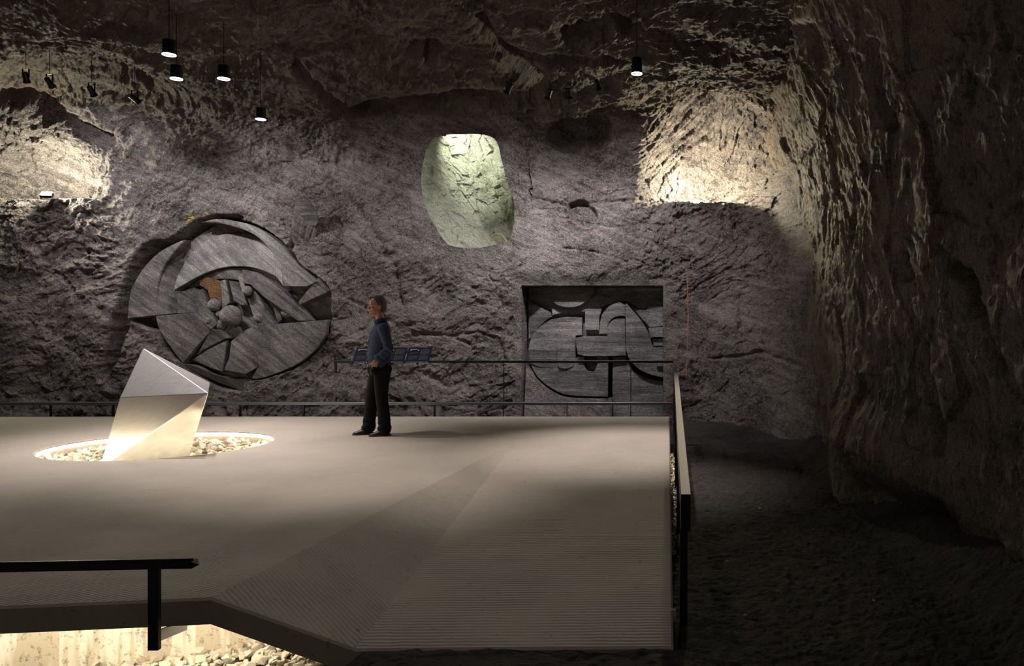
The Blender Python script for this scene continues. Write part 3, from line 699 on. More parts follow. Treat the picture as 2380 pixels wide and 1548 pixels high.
S1([(1115, 728), (1280, 1000), (1150, 1003), (1120, 960), (1062, 800), (1100, 790)], WY+.10, gx=-.15, th=.3)
S1([(1150, 740), (1240, 800), (1330, 830), (1260, 910)], WY+.26, th=.2)
S1([(1240, 830), (1335, 825), (1290, 890), (1300, 960), (1275, 985)], WY+.20, gx=.4, th=.2)
S1([(1465, 825), (1620, 650), (1705, 745), (1470, 850)], WY-.02, gx=.05, gy=.2, th=.35)
S1([(1340, 765), (1500, 770), (1440, 830)], WY+.30, th=.1)
# lower bowl
S1([(415, 930), (700, 903), (770, 1010), (800, 1035), (700, 1150), (600, 1280)]+cm([(560, 1230), (480, 1110), (430, 1010), (413, 940)]), WY+.05, gx=.12, th=.4)
S1([(815, 1025), (905, 1035), (1000, 1010), (1040, 1080), (900, 1100), (740, 1180), (690, 1215)], WY+.10, gx=.1, gy=.25, th=.3)
S1([(690, 1225), (760, 1180), (915, 1110), (905, 1200), (885, 1345)]+cm([(800, 1320), (700, 1280), (640, 1255)]), WY+.14, gx=-.1, th=.25)
S1([(950, 1120), (1020, 1050), (1145, 985), (1145, 1310), (1060, 1360), (905, 1330), (940, 1240)], WY+.09, gx=.1, gy=-.05, th=.3)
S1([(1152, 1005), (1300, 990), (1480, 975), (1700, 958)]+cm([(1685, 1060), (1620, 1160), (1500, 1260), (1360, 1330), (1180, 1390), (1100, 1395)])+[(1150, 1310)], WY+.0, gx=-.10, gy=.05, th=.45)
S1(cm([(600, 1285), (700, 1300), (820, 1360), (950, 1390), (1090, 1400)])+cm([(1080, 1450), (1030, 1490), (900, 1450), (760, 1385), (640, 1320)]), WY+.12, gy=.4, th=.3)
S1([(1335, 745), (1545, 720), (1480, 780)], WY+.33, th=.1)
for x, y, r, dy in ((825, 848, 47, .10), (955, 930, 80, .06), (1085, 745, 38, .02), (1340, 902, 42, .20), (1152, 942, 40, .12), (785, 965, 30, .12), (868, 995, 42, .14), (865, 918, 24, .08)):
    (px1, py1), = z1([(x, y)]); ball(wv(px1, py1, WY+dy), r/3.16/PPM, rr_, MR_CARVE)

sr = empty('rectangular_carved_relief', (WX(1377), WY, WZ(825)), 'rectangular relief of interlocking arch and slab shapes sunk into the smooth rock wall', 'relief')
S2 = lambda l, y, **k: slab(z2(l), y, sr, k.pop('mat', MR_CARVE2), **k)
S2([(175, 160), (1597, 160), (1597, 700), (175, 700)], WY+.40, th=.12)
S2([(415, 160), (1597, 160), (1597, 345), (1435, 348)]+cm([(1425, 375), (1395, 395), (1340, 380), (1260, 330), (1180, 300)])+[(1000, 345), (930, 385), (430, 385)], WY+.28, th=.2)
S2([(425, 160)]+cm([(425, 280), (480, 340), (560, 370), (650, 375), (740, 350), (820, 290), (870, 230), (885, 160)]), WY+.17, gy=-.10, th=.25)
S2([(175, 290), (420, 425), (432, 470), (330, 545), (255, 620), (205, 700), (180, 700)], WY+.30, gx=-.5, gy=.1, th=.2)
S2([(430, 378), (960, 378), (930, 470), (925, 610), (782, 610), (780, 420), (600, 415), (440, 455)], WY+.24, gy=-.1, th=.2)
bodyA = cm([(435, 495), (330, 560), (240, 660), (205, 770), (198, 900), (235, 1000), (300, 1100), (420, 1200), (560, 1270), (700, 1292)])+[(1027, 1300), (1030, 885), (918, 880)]+cm([(915, 960), (890, 1020), (850, 1035), (800, 1010), (782, 950), (782, 885)])+[(715, 880), (692, 900), (690, 668), (755, 660), (755, 475), (600, 468)]
S2(bodyA, WY+.12, gx=-.03, gy=-.05, th=.4)
S2([(505, 790), (690, 668), (692, 930)]+cm([(670, 980), (610, 1010), (530, 1000), (508, 960)]), WY+.085, th=.2, gx=.1)
S2([(198, 798), (490, 820), (495, 950), (500, 1000), (330, 1000), (215, 950)], WY+.10, th=.2, gy=.12)
S2([(690, 690), (770, 672), (1020, 672), (1022, 600)]+cm([(1040, 540), (1085, 500), (1140, 488), (1203, 490)])+[(1208, 700), (1215, 872), (1030, 880), (800, 878), (720, 860)], WY+.04, gx=.06, th=.45)
S2([(785, 882), (914, 882)]+cm([(912, 960), (890, 1010), (850, 1030), (805, 1005), (785, 960)]), WY+.20, gy=-.6, th=.2)
S2([(930, 650), (930, 560)]+cm([(955, 450), (1010, 380), (1080, 335), (1150, 318)])+[(1205, 345), (1208, 465)]+cm([(1150, 462), (1085, 480), (1035, 530), (1018, 600)])+[(1018, 650)], WY+.18, gx=-.3, th=.3)
S2([(1208, 350), (1215, 330)]+cm([(1290, 410), (1370, 510), (1430, 610), (1470, 720), (1495, 785)])+[(1597, 785), (1597, 1100)]+cm([(1480, 1075), (1360, 1020), (1290, 960), (1240, 890), (1215, 800)]), WY+.06, gx=.04, gy=-.04, th=.45)
S2([(1245, 340), (1330, 385), (1420, 395), (1437, 350), (1597, 352), (1597, 570), (1460, 580), (1380, 500)], WY+.27, gx=-.1, th=.2)
S2([(1440, 585), (1597, 575), (1597, 682), (1478, 684)], WY+.16, th=.3)
S2([(1485, 700), (1597, 695), (1597, 775), (1500, 775)], WY+.22, th=.2)
S2([(1530, 905), (1597, 905), (1597, 985), (1530, 985)], WY+.0, th=.2)
S2([(1072, 885), (1205, 885)]+cm([(1240, 960), (1290, 1030), (1370, 1085), (1480, 1120), (1597, 1140)])+[(1597, 1560), (1072, 1560)], WY+.14, gy=-.06, th=.4)
S2([(175, 960)]+cm([(230, 1010), (290, 1110), (400, 1205), (540, 1285), (700, 1310)])+[(1072, 1315), (1072, 1560), (175, 1560)], WY+.02, gy=-.25, th=.45, mat=MR_WALL, name='rough_rock')
# carved monogram
bm = bmesh.new(); mg = lambda l: [wv(*z2([p])[0], WY+.118) for p in l]
add_tube(bm, mg(catmull([(855, 1150), (830, 1160), (822, 1180), (840, 1195), (860, 1180), (858, 1165), (850, 1200), (835, 1222), (825, 1215)], 4, False)), .006, 6)
add_tube(bm, mg([(868, 1150), (862, 1180), (852, 1222)]), .006, 6)
add_tube(bm, mg(catmull([(835, 1145), (860, 1132), (890, 1138), (905, 1160), (895, 1190), (865, 1200)], 4, False)), .006, 6)
mo = link('carved_monogram', bm_mesh(bm, 'mono'), simple('groove_dark', (.015, .014, .014), .9), sr); mo.matrix_parent_inverse = Matrix.Translation(sr.location).inverted()

# fluted boss upper right of the round relief
bs = empty('carved_boss', (WX(718), WY-.05, WZ(520)), 'fluted leaf-topped stone boss jutting from the wall, upper right of the round relief', 'relief')
bm = bmesh.new()
tp = z1(catmull([(1500, 110), (1550, 66), (1605, 115), (1638, 190), (1630, 245), (1600, 275), (1550, 250), (1510, 190), (1497, 150)], 4)); n = len(tp)
bt = z1(catmull([(1410, 440), (1440, 420), (1510, 400), (1580, 370), (1635, 300), (1620, 380), (1560, 450), (1490, 500), (1440, 490)], 4))
tv = [wv(a, b, WY-.34+.25*((b-465)/60)) for a, b in tp]; lo = []
for k in range(n):
    a, b = bt[k]; lo.append(wv(a, b, WY+.02))
mid = []
cxm = sum((p.x for p in tv))/n; czm = sum((p.z for p in tv))/n
r0 = [bm.verts.new(p) for p in tv]
cols = [r0]
for j in range(1, 7):
    t_ = j/6; row = []
    for k in range(n):
        ang = 2*PI*k/n; p = Vector((cxm-.33*t_, tv[k].y+.01+(.46-.5*(tv[k].y-WY+.34))*t_, czm-.72*t_)); rw = Vector((tv[k].x-cxm, 0, tv[k].z-czm))*(1.0-.12*t_)*(1+.09*(1 if k % 3 else -1)*min(1, t_*5))
        row.append(bm.verts.new(p+rw))
    cols.append(row)
for a, b in zip(cols, cols[1:]):
    for k in range(n): bm.faces.new((a[k], a[(k+1) % n], b[(k+1) % n], b[k]))
bmesh.ops.recalc_face_normals(bm, faces=bm.faces)
fl = link('fluted_shaft', bm_mesh(bm, 'shaft'), MR_CARVE, bs); fl.matrix_parent_inverse = Matrix.Translation(bs.location).inverted()
bm = bmesh.new(); f1 = [bm.verts.new(p+Vector((0, -.03, 0))) for p in tv]; f2 = [bm.verts.new(p+Vector((0, .015, 0))) for p in tv]
bm.faces.new(f1); bm.faces.new(f2[::-1])
for k in range(n): bm.faces.new((f1[k], f2[k], f2[(k+1) % n], f1[(k+1) % n]))
bmesh.ops.recalc_face_normals(bm, faces=bm.faces)
cp = link('leaf_shaped_cap', bm_mesh(bm, 'cap'), MR_CARVE2, bs); cp.matrix_parent_inverse = Matrix.Translation(bs.location).inverted()

# ------------------------------------------------------------------ railings
def bar(name, a, b, w_, h_, mat, parent, bev=.004):
    """flat bar from a to b (centres), w across, h tall"""
    a, b = Vector(a), Vector(b); d = b-a; L = d.length; q = d.to_track_quat('X', 'Z')
    bm = bmesh.new(); add_box(bm, (0, -w_/2, -h_/2), (L, w_/2, h_/2))
    if bev: bmesh.ops.bevel(bm, geom=bm.edges[:], offset=bev, segments=1, affect='EDGES')
    o = link(name, bm_mesh(bm, name), mat, parent); o.location = a-parent.location; o.rotation_euler = q.to_euler(); return o
# low rail along the far edge
FY = FARY+.05
lr = empty('low_far_railing', (-5, FY, 0), 'low grey flat rail running along the whole far edge of the concrete deck', 'railing')
zt = EYE-(938-CY)*FY/F
bar('top_bar', (-14, FY, zt), (.085, FY, zt), .06, .042, M_GREY, lr)
for pxx in (-30, 118, 263, 411, 558, 706, 853, 1010, 1170, 1318, 1466):
    x = (pxx-CX)*FY/F; th_ = .012 if pxx in (1170, 1466, 1318) else .028
    bar('post', (x, FY, -.35), (x, FY, zt), th_, th_, M_BLACK, lr, .001)
# handrail at waist height at the right half
hr = empty('far_handrail', (-3, FY+.03, .8), 'thin black handrail carrying the dark reading panels behind the standing man', 'railing')
zh = EYE-(841-CY)*FY/F
bar('handrail', ((775-CX)*FY/F, FY+.03, zh), (.10, FY+.03, zh), .035, .035, M_BLACK, hr)
bar('bracket', ((778-CX)*FY/F, FY+.03, zh-.17), ((778-CX)*FY/F, FY+.03, zh), .028, .035, M_BLACK, hr)
for pxx in (1170, 1466):
    x = (pxx-CX)*FY/F; bar('post', (x, FY+.03, zt), (x, FY+.03, zh), .011, .011, M_BLACK, hr, .001)
# wide railing on the right
R0 = P(1594, 1149, 4.72); R1 = Vector((.118, FARY+.08, zh+.015)); R0.z -= .0
rrail = empty('right_side_railing', (.11, 5, -.4), 'broad dark metal railing along the right edge of the deck, nearest end cut square', 'railing')
bm = bmesh.new(); dv = (R1-R0); wv_ = .0275
def sec(p, h): return [bm.verts.new((p.x-wv_, p.y, p.z)), bm.verts.new((p.x+wv_, p.y, p.z)), bm.verts.new((p.x+wv_, p.y, p.z-h)), bm.verts.new((p.x-wv_, p.y, p.z-h))]
s0 = sec(R0, .215); s1 = sec(R1, .10)
bm.faces.new(s0); bm.faces.new(s1[::-1])
tops = []
for k in range(4):
    f = bm.faces.new((s0[k], s1[k], s1[(k+1) % 4], s0[(k+1) % 4])); 
    if k == 0: f.material_index = 1
bmesh.ops.recalc_face_normals(bm, faces=bm.faces)
o = link('broad_rail', bm_mesh(bm, 'br'), [M_BLACK, M_RAIL], rrail); o.matrix_parent_inverse = Matrix.Translation(rrail.location).inverted()
for d_ in (4.98, 7.1, 9.3, 11.4):
    k = (d_-R0.y)/(R1.y-R0.y); p = R0.lerp(R1, k)
    bar('post', (p.x-.008, d_, -.50), (p.x-.008, d_, p.z-.10), .062 if d_ < 6 else .03, .045, M_BLACK, rrail, .002)
o = bar('clamp', (.035, 4.6, -.27), (.035, 4.6, -.20), .02, .03, simple('pale_clamp', (.35, .32, .28), .5), rrail, .001)
# near left low railing
NY_ = 3.95
nr = empty('near_left_railing', (-2.5, NY_, 0), 'black low railing in the near left corner fixed to the deck edge', 'railing')
pa, pb = P(-420, 1327, NY_), P(452, 1310, NY_+.0)
o = bar('top_bar', pa, pb, .06, .034, M_BLACK, nr)
bm = bmesh.new(); e0 = pb
vsx = [(0, -.03, .017), (0, .03, .017), (.022, 0, -.006), (0, -.03, -.017), (0, .03, -.017)]
vv = [bm.verts.new(v) for v in vsx]
for f in ((0, 1, 2), (0, 2, 3), (1, 4, 2), (3, 2, 4), (0, 3, 4, 1)): bm.faces.new([vv[i] for i in f])
bmesh.ops.recalc_face_normals(bm, faces=bm.faces)
o = link('pointed_end_cap', bm_mesh(bm, 'cap2'), M_BLACK, nr); o.location = e0-nr.location
o = bar('upper_fin', pa+Vector((0, -.012, .022)), pb+Vector((-.0, -.012, .022)), .012, .014, M_BLACK, nr, .001)
for pxx in (359, -250):
    a, b = P(pxx, 1510, NY_), P(pxx, 1318, NY_)
    bar('post', (a.x, NY_, a.z), (a.x, NY_, b.z), .029, .05, M_BLACK, nr, .002)
    bar('bracket', P(pxx+8, 1478, NY_+.01), P(pxx+74, 1452, 4.42), .012, .055, M_GREY, nr, .001)

# ------------------------------------------------------------------ reading panels on the handrail
M_PANEL = simple('panel_navy', (.006, .008, .016), .7, spec=.15); M_PRINT = simple('print_white', (.55, .57, .62), .6); M_PRINT2 = simple('print_grey', (.05, .053, .065), .8); M_YEL = simple('print_yellow', (.75, .55, .12), .6)
def panel(x0p, x1p, lab, lean=18, seed=1, left=True):
    D_ = FY-.01; a = P(x0p, 843, D_); wid = (x1p-x0p)/F*D_
    rt = empty('reading_panel', (a.x, D_, a.z+.005), lab, 'panel', 'dark reading panels on the far handrail')
    H = .30; ta = R(48)                                   # board leans back from its lower edge
    def T(u, v, w=0): return Vector((u, v*math.cos(ta)+w*-math.sin(ta), v*math.sin(ta)+w*math.cos(ta)))
    def brd(nm, u0, u1, v0, v1, w0, w1, m):
        bm = bmesh.new(); vs = add_box(bm, (0, 0, 0), (1, 1, 1))
        for v in vs:
            c = v.co.copy(); v.co = T(u0+(u1-u0)*c.x, v0+(v1-v0)*c.y, w0+(w1-w0)*c.z)
        bmesh.ops.recalc_face_normals(bm, faces=bm.faces); return link(nm, bm_mesh(bm, nm), m, rt)
    brd('board', 0, wid, 0, H, -.012, 0, M_PANEL)
    brd('edge_strip', .03, wid-.01, .002, .008, 0, .002, M_PRINT)
    rg = random.Random(seed)
    def lines(nm, u0, u1, v0, v1, n, mt, fill=.55):
        bm = bmesh.new(); st = (v1-v0)/n
        for k in range(n):
            v = v1-(k+1)*st+st*(1-fill)/2; u = u0
            while u < u1-.004:
                L = rg.uniform(.006, .022); e = min(u+L, u1)
                vs = add_box(bm, (0, 0, 0), (1, 1, 1))
                for q in vs: c = q.co.copy(); q.co = T(u+(e-u)*c.x, v+st*fill*c.y, .0005+.0005*c.z)
                u = e+.004
                if k == n-1 and rg.random() < .3: break
        bmesh.ops.recalc_face_normals(bm, faces=bm.faces); o = link(nm, bm_mesh(bm, nm), mt, rt); return o
    m_ = wid
    lines('printed_title', .035, m_*.40, .235, .268, 2, M_PRINT, .5)
    brd('yellow_mark', m_*.42, m_*.42+.014, .237, .250, 0, .001, M_YEL)
    lines('printed_subtitle', .035, m_*.46, .165, .20, 2, M_PRINT2, .4)
    lines('printed_text', .035, m_*.46, .055, .135, 6, M_PRINT2)
    lines('printed_text', m_*.54, m_-.03, .15, .262, 9, M_PRINT2); lines('printed_text', m_*.54, m_-.03, .045, .135, 7, M_PRINT2)
    bar('support', rt.location+Vector((wid/2, .03, -.03)), rt.location+Vector((wid/2, .10, .045)), .03, .02, M_BLACK, rt, .001)
    return rt
panel(818, 878, 'dark reading panel left of the man, partly hidden by his hip', seed=1)
panel(881, 938, 'dark reading panel just behind the man, middle one of three', seed=2)
panel(941, 996, 'dark reading panel right of the man, fully in view with yellow mark', seed=3)

# ------------------------------------------------------------------ luminaires
def downlight(px_, py_, d, lab, power, tgt=None, rr=.072, hh=.17, size=75, glow=True, col=NEUT):
    b = P(px_, py_, d) if px_ is not None else Vector(d)
    t = empty('cylinder_downlight', b, lab, 'ceiling lamp', 'black cylinder downlights')
    bm = bmesh.new(); rs = add_lathe(bm, [(rr*.96, .004), (rr*.96, hh)], (0, 0, 0), 28); bm.faces.new(rs[-1]); rs = add_lathe(bm, [(rr*.85, hh-.02), (rr*.85, .004), (rr*.96, .004)], (0, 0, 0), 28)
    link('housing', bm_mesh(bm, 'housing', False), M_BLACK, t)
    bm = bmesh.new(); add_lathe(bm, [(rr*.80, .006), (rr*.80, 0), (rr*1.0, 0), (rr*1.0, .007), (rr*.80, .006)], (0, 0, 0), 28); link('trim_ring', bm_mesh(bm, 'ring'), M_RING2, t)
    bm = bmesh.new(); rs = add_lathe(bm, [(rr*.01, .016), (rr*.62, .020)], (0, 0, 0), 24); link('lens', bm_mesh(bm, 'lens'), M_LENS, t)
    bm = bmesh.new(); add_tube(bm, [(0, 0, hh), (0, 0, hh+1.2)], .004, 8); link('suspension_rod', bm_mesh(bm, 'rod'), M_BLACK, t)
    l = lamp_spot('downlight_lamp', b+Vector((0, 0, -.012)), tgt or (b+Vector((0, 0, -3))), power*1.3, size, col, 1.0, .05)
    return t
M_RING2 = simple('glowing_trim_ring', (.9, .9, .9), .4, emit=(1, .97, .93), es=5)
downlight(393, 128, 9.4, 'black cylinder downlight highest in the left cluster', 130, (-5.8, 9.0, 0))
downlight(410, 184, 10.3, 'black cylinder downlight left of the lower pair in the cluster', 100, (-6.2, 10.0, 0))
downlight(520, 184, 10.3, 'black cylinder downlight right of the lower pair in the cluster', 130, (-5.4, 9.9, 0))
downlight(606, 278, 12.2, 'black cylinder downlight hanging lowest, right of the left cluster', 60, (-6.0, 11.6, 0))
downlight(1480, 172, 9.9, 'black cylinder downlight hanging alone over the right of the deck', 260, (-.45, 9.6, 0), size=52, hh=.19, rr=.066)
downlight(None, None, (-3.1, 7.4, 4.75), 'black cylinder downlight above the picture over the middle of the deck', 190, (-3.0, 7.9, 0), size=56)

downlight(None, None, (-1.3, 4.9, 4.8), 'unseen black cylinder downlight added above the picture to brighten the near right of the deck', 20, (-1.2, 5.2, 0), size=80)  # added weak fill lamp out of view, lifts the near right deck
downlight(None, None, (-4.8, 5.6, 4.8), 'unseen black cylinder downlight added above the picture to brighten the near left of the deck', 20, (-4.6, 5.8, 0), size=80)  # second added fill, unseen, brightens the deck at the near left
def spotlight(px_, py_, d, aim, lab, power, size=50, col=COOL, r=.05, h=.15):
    b = P(px_, py_, d); aim = Vector(aim)
    t = empty('wall_spotlight', b, lab, 'spotlight', 'small black wall spotlights')
    dr = (aim-b).normalized(); q = dr.to_track_quat('-Z', 'Y'); M_ = q.to_matrix().to_4x4()
    bm = bmesh.new(); rs = add_lathe(bm, [(r*.75, h/2), (r*.8, -h*.25), (r*1.0, -h*.45), (r*1.08, -h/2), (r*.95, -h/2), (r*.7, -h*.35)], (0, 0, 0), 20); bm.faces.new(rs[0]); bmesh.ops.transform(bm, matrix=M_, verts=bm.verts[:]); link('lamp_body', bm_mesh(bm, 'body', False), M_BLACK, t)
    bm = bmesh.new(); rs = add_lathe(bm, [(.001, -h*.35), (r*.7, -h*.35)], (0, 0, 0), 20); bmesh.ops.transform(bm, matrix=M_, verts=bm.verts[:]); link('lens', bm_mesh(bm, 'lens'), M_LENS, t)
    bm = bmesh.new(); add_box(bm, (-.05, -.012, 0), (-.044, .012, .13)); add_box(bm, (.044, -.012, 0), (.05, .012, .13)); add_box(bm, (-.05, -.012, .124), (.05, .012, .13)); add_tube(bm, [(0, 0, .13), (0, 0, .9)], .004, 6)
    link('mounting_yoke', bm_mesh(bm, 'yoke'), M_BLACK, t)
    lamp_spot('spotlight_lamp', b+dr*(h/2+.01), aim, power, size, col, 1.0, .03); return t
for (x, y, a, lab, pw) in ((60, 180, (-10.4, 14.5, 2.0), 'black wall spotlight, leftmost of the left row of four', 80), (115, 192, (-9.5, 14.1, 3.9), 'black wall spotlight, second from left in the left row', 90),
                       (213, 212, (-8.4, 14.5, 2.2), 'black wall spotlight, third from left in the left row', 130), (313, 230, (-6.5, 14.5, 3.1), 'black wall spotlight, rightmost of the left row of four', 170)):
    spotlight(x, y, 12.3, a, lab, pw*.8, 85)
for (x, y, a, lab, pw) in ((1183, 206, (-5.0, 14.5, 1.2), 'black wall spotlight, leftmost of the right row of four', 130), (1276, 219, (-3.2, 14.5, 1.8), 'black wall spotlight, second from left in the right row', 120),
                       (1321, 217, (-1.4, 14.5, 1.8), 'black wall spotlight, third from left in the right row', 120), (1388, 197, (-.2, 14.4, 1.6), 'black wall spotlight, rightmost of the right row of four', 120)):
    spotlight(x, y, 12.4, a, lab, pw*.88, 105)
def floodlight(loc, aim, lab, power, col):
    loc = Vector(loc); t = empty('ledge_floodlight', loc, lab, 'floodlight', 'floodlights on rock ledges')
    q = (Vector(aim)-loc).to_track_quat('-Z', 'Y').to_matrix().to_4x4()
    bm = bmesh.new(); add_box(bm, (-.09, -.06, 0), (.09, .06, .05), q); link('housing', bm_mesh(bm, 'fh'), M_BLACK, t)
    bm = bmesh.new(); add_box(bm, (-.08, -.05, -.006), (.08, .05, 0), q); link('glass_face', bm_mesh(bm, 'fg'), M_FLOOD, t)
    bm = bmesh.new(); add_box(bm, (-.10, -.01, -.10), (-.092, .01, .02)); add_box(bm, (.092, -.01, -.10), (.10, .01, .02)); add_box(bm, (-.10, -.01, -.10), (.10, .01, -.09)); link('bracket', bm_mesh(bm, 'fb'), M_BLACK, t)
    l = bpy.data.lights.new('flood_lamp', 'POINT'); l.energy = power; l.color = col; l.shadow_soft_size = .06
    o = bpy.data.objects.new('flood_lamp', l); COL.objects.link(o); o.location = loc+(Vector(aim)-loc).normalized()*.09
M_FLOOD = simple('flood_glass', (1, 1, 1), .3, emit=(1, .96, .8), es=60)
floodlight((WX(1622), WY+.36, WZ(463)+.02), (WX(1630), WY+.1, WZ(300)), 'floodlight hidden behind the lip of the bright right niche', 100, (1, .88, .62))
floodlight((WX(128), WY-.20, WZ(457)+.02), (WX(150), WY-.75, WZ(360)), 'glaring floodlight on the ledge of the bright left niche', 85, (1, .95, .72))
# chamber light
lamp_spot('chamber_lamp', (cx0-.45, WY+.42, cz0+1.22), (cx0-.30, WY+1.25, cz0+.95), 60, 88, (.97, 1, .82), 1.0, .06)
# wire hoop in the opening
bm = bmesh.new(); add_tube(bm, [wv(a, b, WY+.05) for a, b in catmull([(1133, 572), (1138, 552), (1150, 543), (1165, 545), (1176, 562)], 5, False)], .006, 6)
tag(link('wire_hoop', bm_mesh(bm, 'hoop'), simple('copper_wire', (.35, .2, .07), .5)), 'thin curved copper wire standing on the lower lip of the green opening', 'wire')
# orange survey cord hanging on the wall
bm = bmesh.new(); add_tube(bm, [wv(a, b, WY-.14) for a, b in ((1597, 640), (1598, 700), (1600, 740), (1597, 770), (1597, 830), (1594, 880))], .005, 6)
tag(link('orange_cord', bm_mesh(bm, 'cord'), simple('orange_cord', (.5, .22, .05), .7)), 'thin orange cord hanging down the rock right of the rectangular relief', 'cord')
# small stones lying on the dark ground
rg = random.Random(9)
for i in range(9):
    y = rg.uniform(3.6, 10); x = rg.uniform(.35, 1.6)
    o = bpy.data.objects.new('loose_stone', STONES[i % 14]); COL.objects.link(o)
    dg = bpy.context.evaluated_depsgraph_get() if i == 0 else dg
    hit, hp, _, _ = ob_g.ray_cast((x, y, 2), (0, 0, -1)); s = rg.uniform(.010, .024)
    o.location = (x, y, hp.z+s*.3); o.scale = (s, s, s); o.rotation_euler = (0, 0, rg.uniform(0, 6)); tag(o, 'small pale loose stone lying on the dark soil beside the right railing', 'stone', 'loose stones on the dark soil')
# ------------------------------------------------------------------ the standing man
def build_person():
    base = Vector(((885-CX)*10.4/F, 10.4, 0))
    FW = Vector((-.88, -.47, 0)).normalized(); LW = Vector((-FW.y, FW.x, 0))*1.0   # forward, his left
    if LW.y > 0: LW = -LW
    ZW = Vector((0, 0, 1))
    root = empty('person', base, 'man in dark blue shirt and black trousers, hands in pockets, looking left', 'person')
    def L(f, l, z): return FW*f+LW*l+ZW*z
    def remesh(bm, vox, sm=3):
        me = bpy.data.meshes.new('tmp'); bmesh.ops.recalc_face_normals(bm, faces=bm.faces); bm.to_mesh(me); bm.free()
        o = bpy.data.objects.new('tmp', me); COL.objects.link(o)
        r = o.modifiers.new('r', 'REMESH'); r.mode = 'VOXEL'; r.voxel_size = vox; r.use_smooth_shade = True
        s = o.modifiers.new('s', 'SMOOTH'); s.iterations = sm; s.factor = .5
        dg = bpy.context.evaluated_depsgraph_get(); out = bpy.data.meshes.new_from_object(o.evaluated_get(dg))
        bpy.data.objects.remove(o); bpy.data.meshes.remove(me); smooth(out); return out
    def chain(bm, pts, rad, seg=16):
        """capsule chain: tube plus balls at the joints"""
        add_tube(bm, [L(*p) for p in pts], rad, seg)
        for p, r in zip(pts, rad if isinstance(rad, (list, tuple)) else [rad]*len(pts)): add_ball(bm, L(*p), r*.99, sub=2)
    def loft(bm, rows, seg=24):
        add_loft(bm, [(L(f, l, z), FW*a, LW*b) for f, l, z, a, b in rows], seg)
    # ---- skin
    bm = bmesh.new()
    loft(bm, [(.0, 0, .83, .085, .125), (.0, 0, 1.0, .095, .14), (0, 0, 1.2, .10, .155), (-.01, 0, 1.36, .085, .15), (-.01, 0, 1.42, .06, .07), (0, 0, 1.45, .056, .058), (.015, 0, 1.50, .055, .055), (.03, 0, 1.56, .055, .055)])
    for s in (1, -1):
        chain(bm, [(0, .17*s, 1.36), (-.05, .24*s, 1.09), (.07, .185*s, .965)], [.045, .036, .027])
        pass
        # palm and five fingers slipping into the pocket
        add_loft(bm, [(L(.070, .186*s, .965), FW*.022+ZW*.016, LW*.016), (L(.090, .178*s, .93), FW*.034+ZW*.020, LW*.018), (L(.098, .172*s, .900), FW*.038+ZW*.014, LW*.017), (L(.098, .166*s, .872), FW*.034+ZW*.008, LW*.014)], 14)
        for k, (df, ln) in enumerate(((.030, .070), (.010, .078), (-.010, .073), (-.029, .056))):
            chain(bm, [(.098+df, .166*s, .885), (.098+df, .158*s, .885-ln*.55), (.088+df, .148*s, .885-ln)], [.0095, .0088, .0075], 8)
        chain(bm, [(.105, .168*s, .938), (.138, .158*s, .918), (.156, .145*s, .905)], [.013, .011, .0085], 8)
        chain(bm, [(-.01+(.0 if s > 0 else .05), .095*s, .86), (.0 if s > 0 else .11, .115*s, .48), (-.04 if s > 0 else .12, .12*s, .09)], [.062, .045, .036])
    # head: built around its own axes, turned a little further to the left than the chest
    hc = L(.045, 0, 1.628); HF = (FW*1.0-LW*-.12).normalized(); HF = (FW+LW*.16).normalized(); HL = Vector((-HF.y, HF.x, 0)); HL = -HL if HL.dot(LW) < 0 else HL
    def H(f, l, z): return hc+HF*f+HL*l+ZW*z
    Rm = Matrix((HF, HL, ZW)).transposed().to_4x4()
    def blob(f, l, z, a, b, c): add_ball(bm, H(f, l, z), (a, b, c), Rm)
    blob(-.012, 0, .045, .100, .078, .098); blob(.030, 0, .025, .066, .066, .095); blob(.038, 0, -.045, .055, .054, .060)
    blob(.052, 0, -.095, .034, .034, .026); blob(.030, 0, -.082, .048, .050, .034); blob(.0, 0, -.05, .06, .060, .06)
    for s in (1, -1):
        blob(.066, .036*s, -.018, .024, .022, .022); blob(.084, .024*s, .030, .014, .022, .009); blob(-.008, .078*s, -.008, .018, .008, .030); blob(-.013, .084*s, .004, .012, .006, .020)
    add_loft(bm, [(H(.090, 0, .022), HF*.010, HL*.008), (H(.098, 0, .0), HF*.013, HL*.011), (H(.104, 0, -.022), HF*.017, HL*.016), (H(.100, 0, -.034), HF*.016, HL*.017)], 12)
    blob(.096, .011, -.028, .010, .008, .008); blob(.096, -.011, -.028, .010, .008, .008)
    blob(.084, 0, -.053, .012, .023, .0085); blob(.083, 0, -.065, .012, .021, .0085); blob(.074, 0, -.058, .016, .030, .022); blob(.080, 0, -.093, .018, .022, .016)
    me = remesh(bm, .0048, 2)
    skin, nt, b = mat_new('skin'); v = coords(nt)
    nt.links.new(ramp(nt, noise(nt, v, 14, 4, .6), [(.35, (.36, .17, .105)), (.65, (.48, .25, .16))]), b.inputs['Base Color']); b.inputs['Roughness'].default_value = .42
    b.inputs['Subsurface Weight'].default_value = .1; b.inputs['Subsurface Radius'].default_value = (.01, .004, .002)
    link('body', me, skin, root)
    # eyes, lips
    for s in (1, -1):
        bm = bmesh.new(); add_ball(bm, H(.078, .030*s, .012), .0125, sub=3); e = link('eye', bm_mesh(bm, 'eye', True), simple('eye_white', (.7, .68, .64), .2), root)
        bm = bmesh.new(); add_ball(bm, H(.0875, .031*s, .012), (.0045, .0055, .0055), Rm, sub=2); link('iris', bm_mesh(bm, 'iris', True), simple('iris', (.03, .02, .012), .2), e)
    # hair: short, greying, receding at the front
    bm = bmesh.new()
    def hb(f, l, z, a, b_, c): add_ball(bm, H(f, l, z), (a, b_, c), Rm)
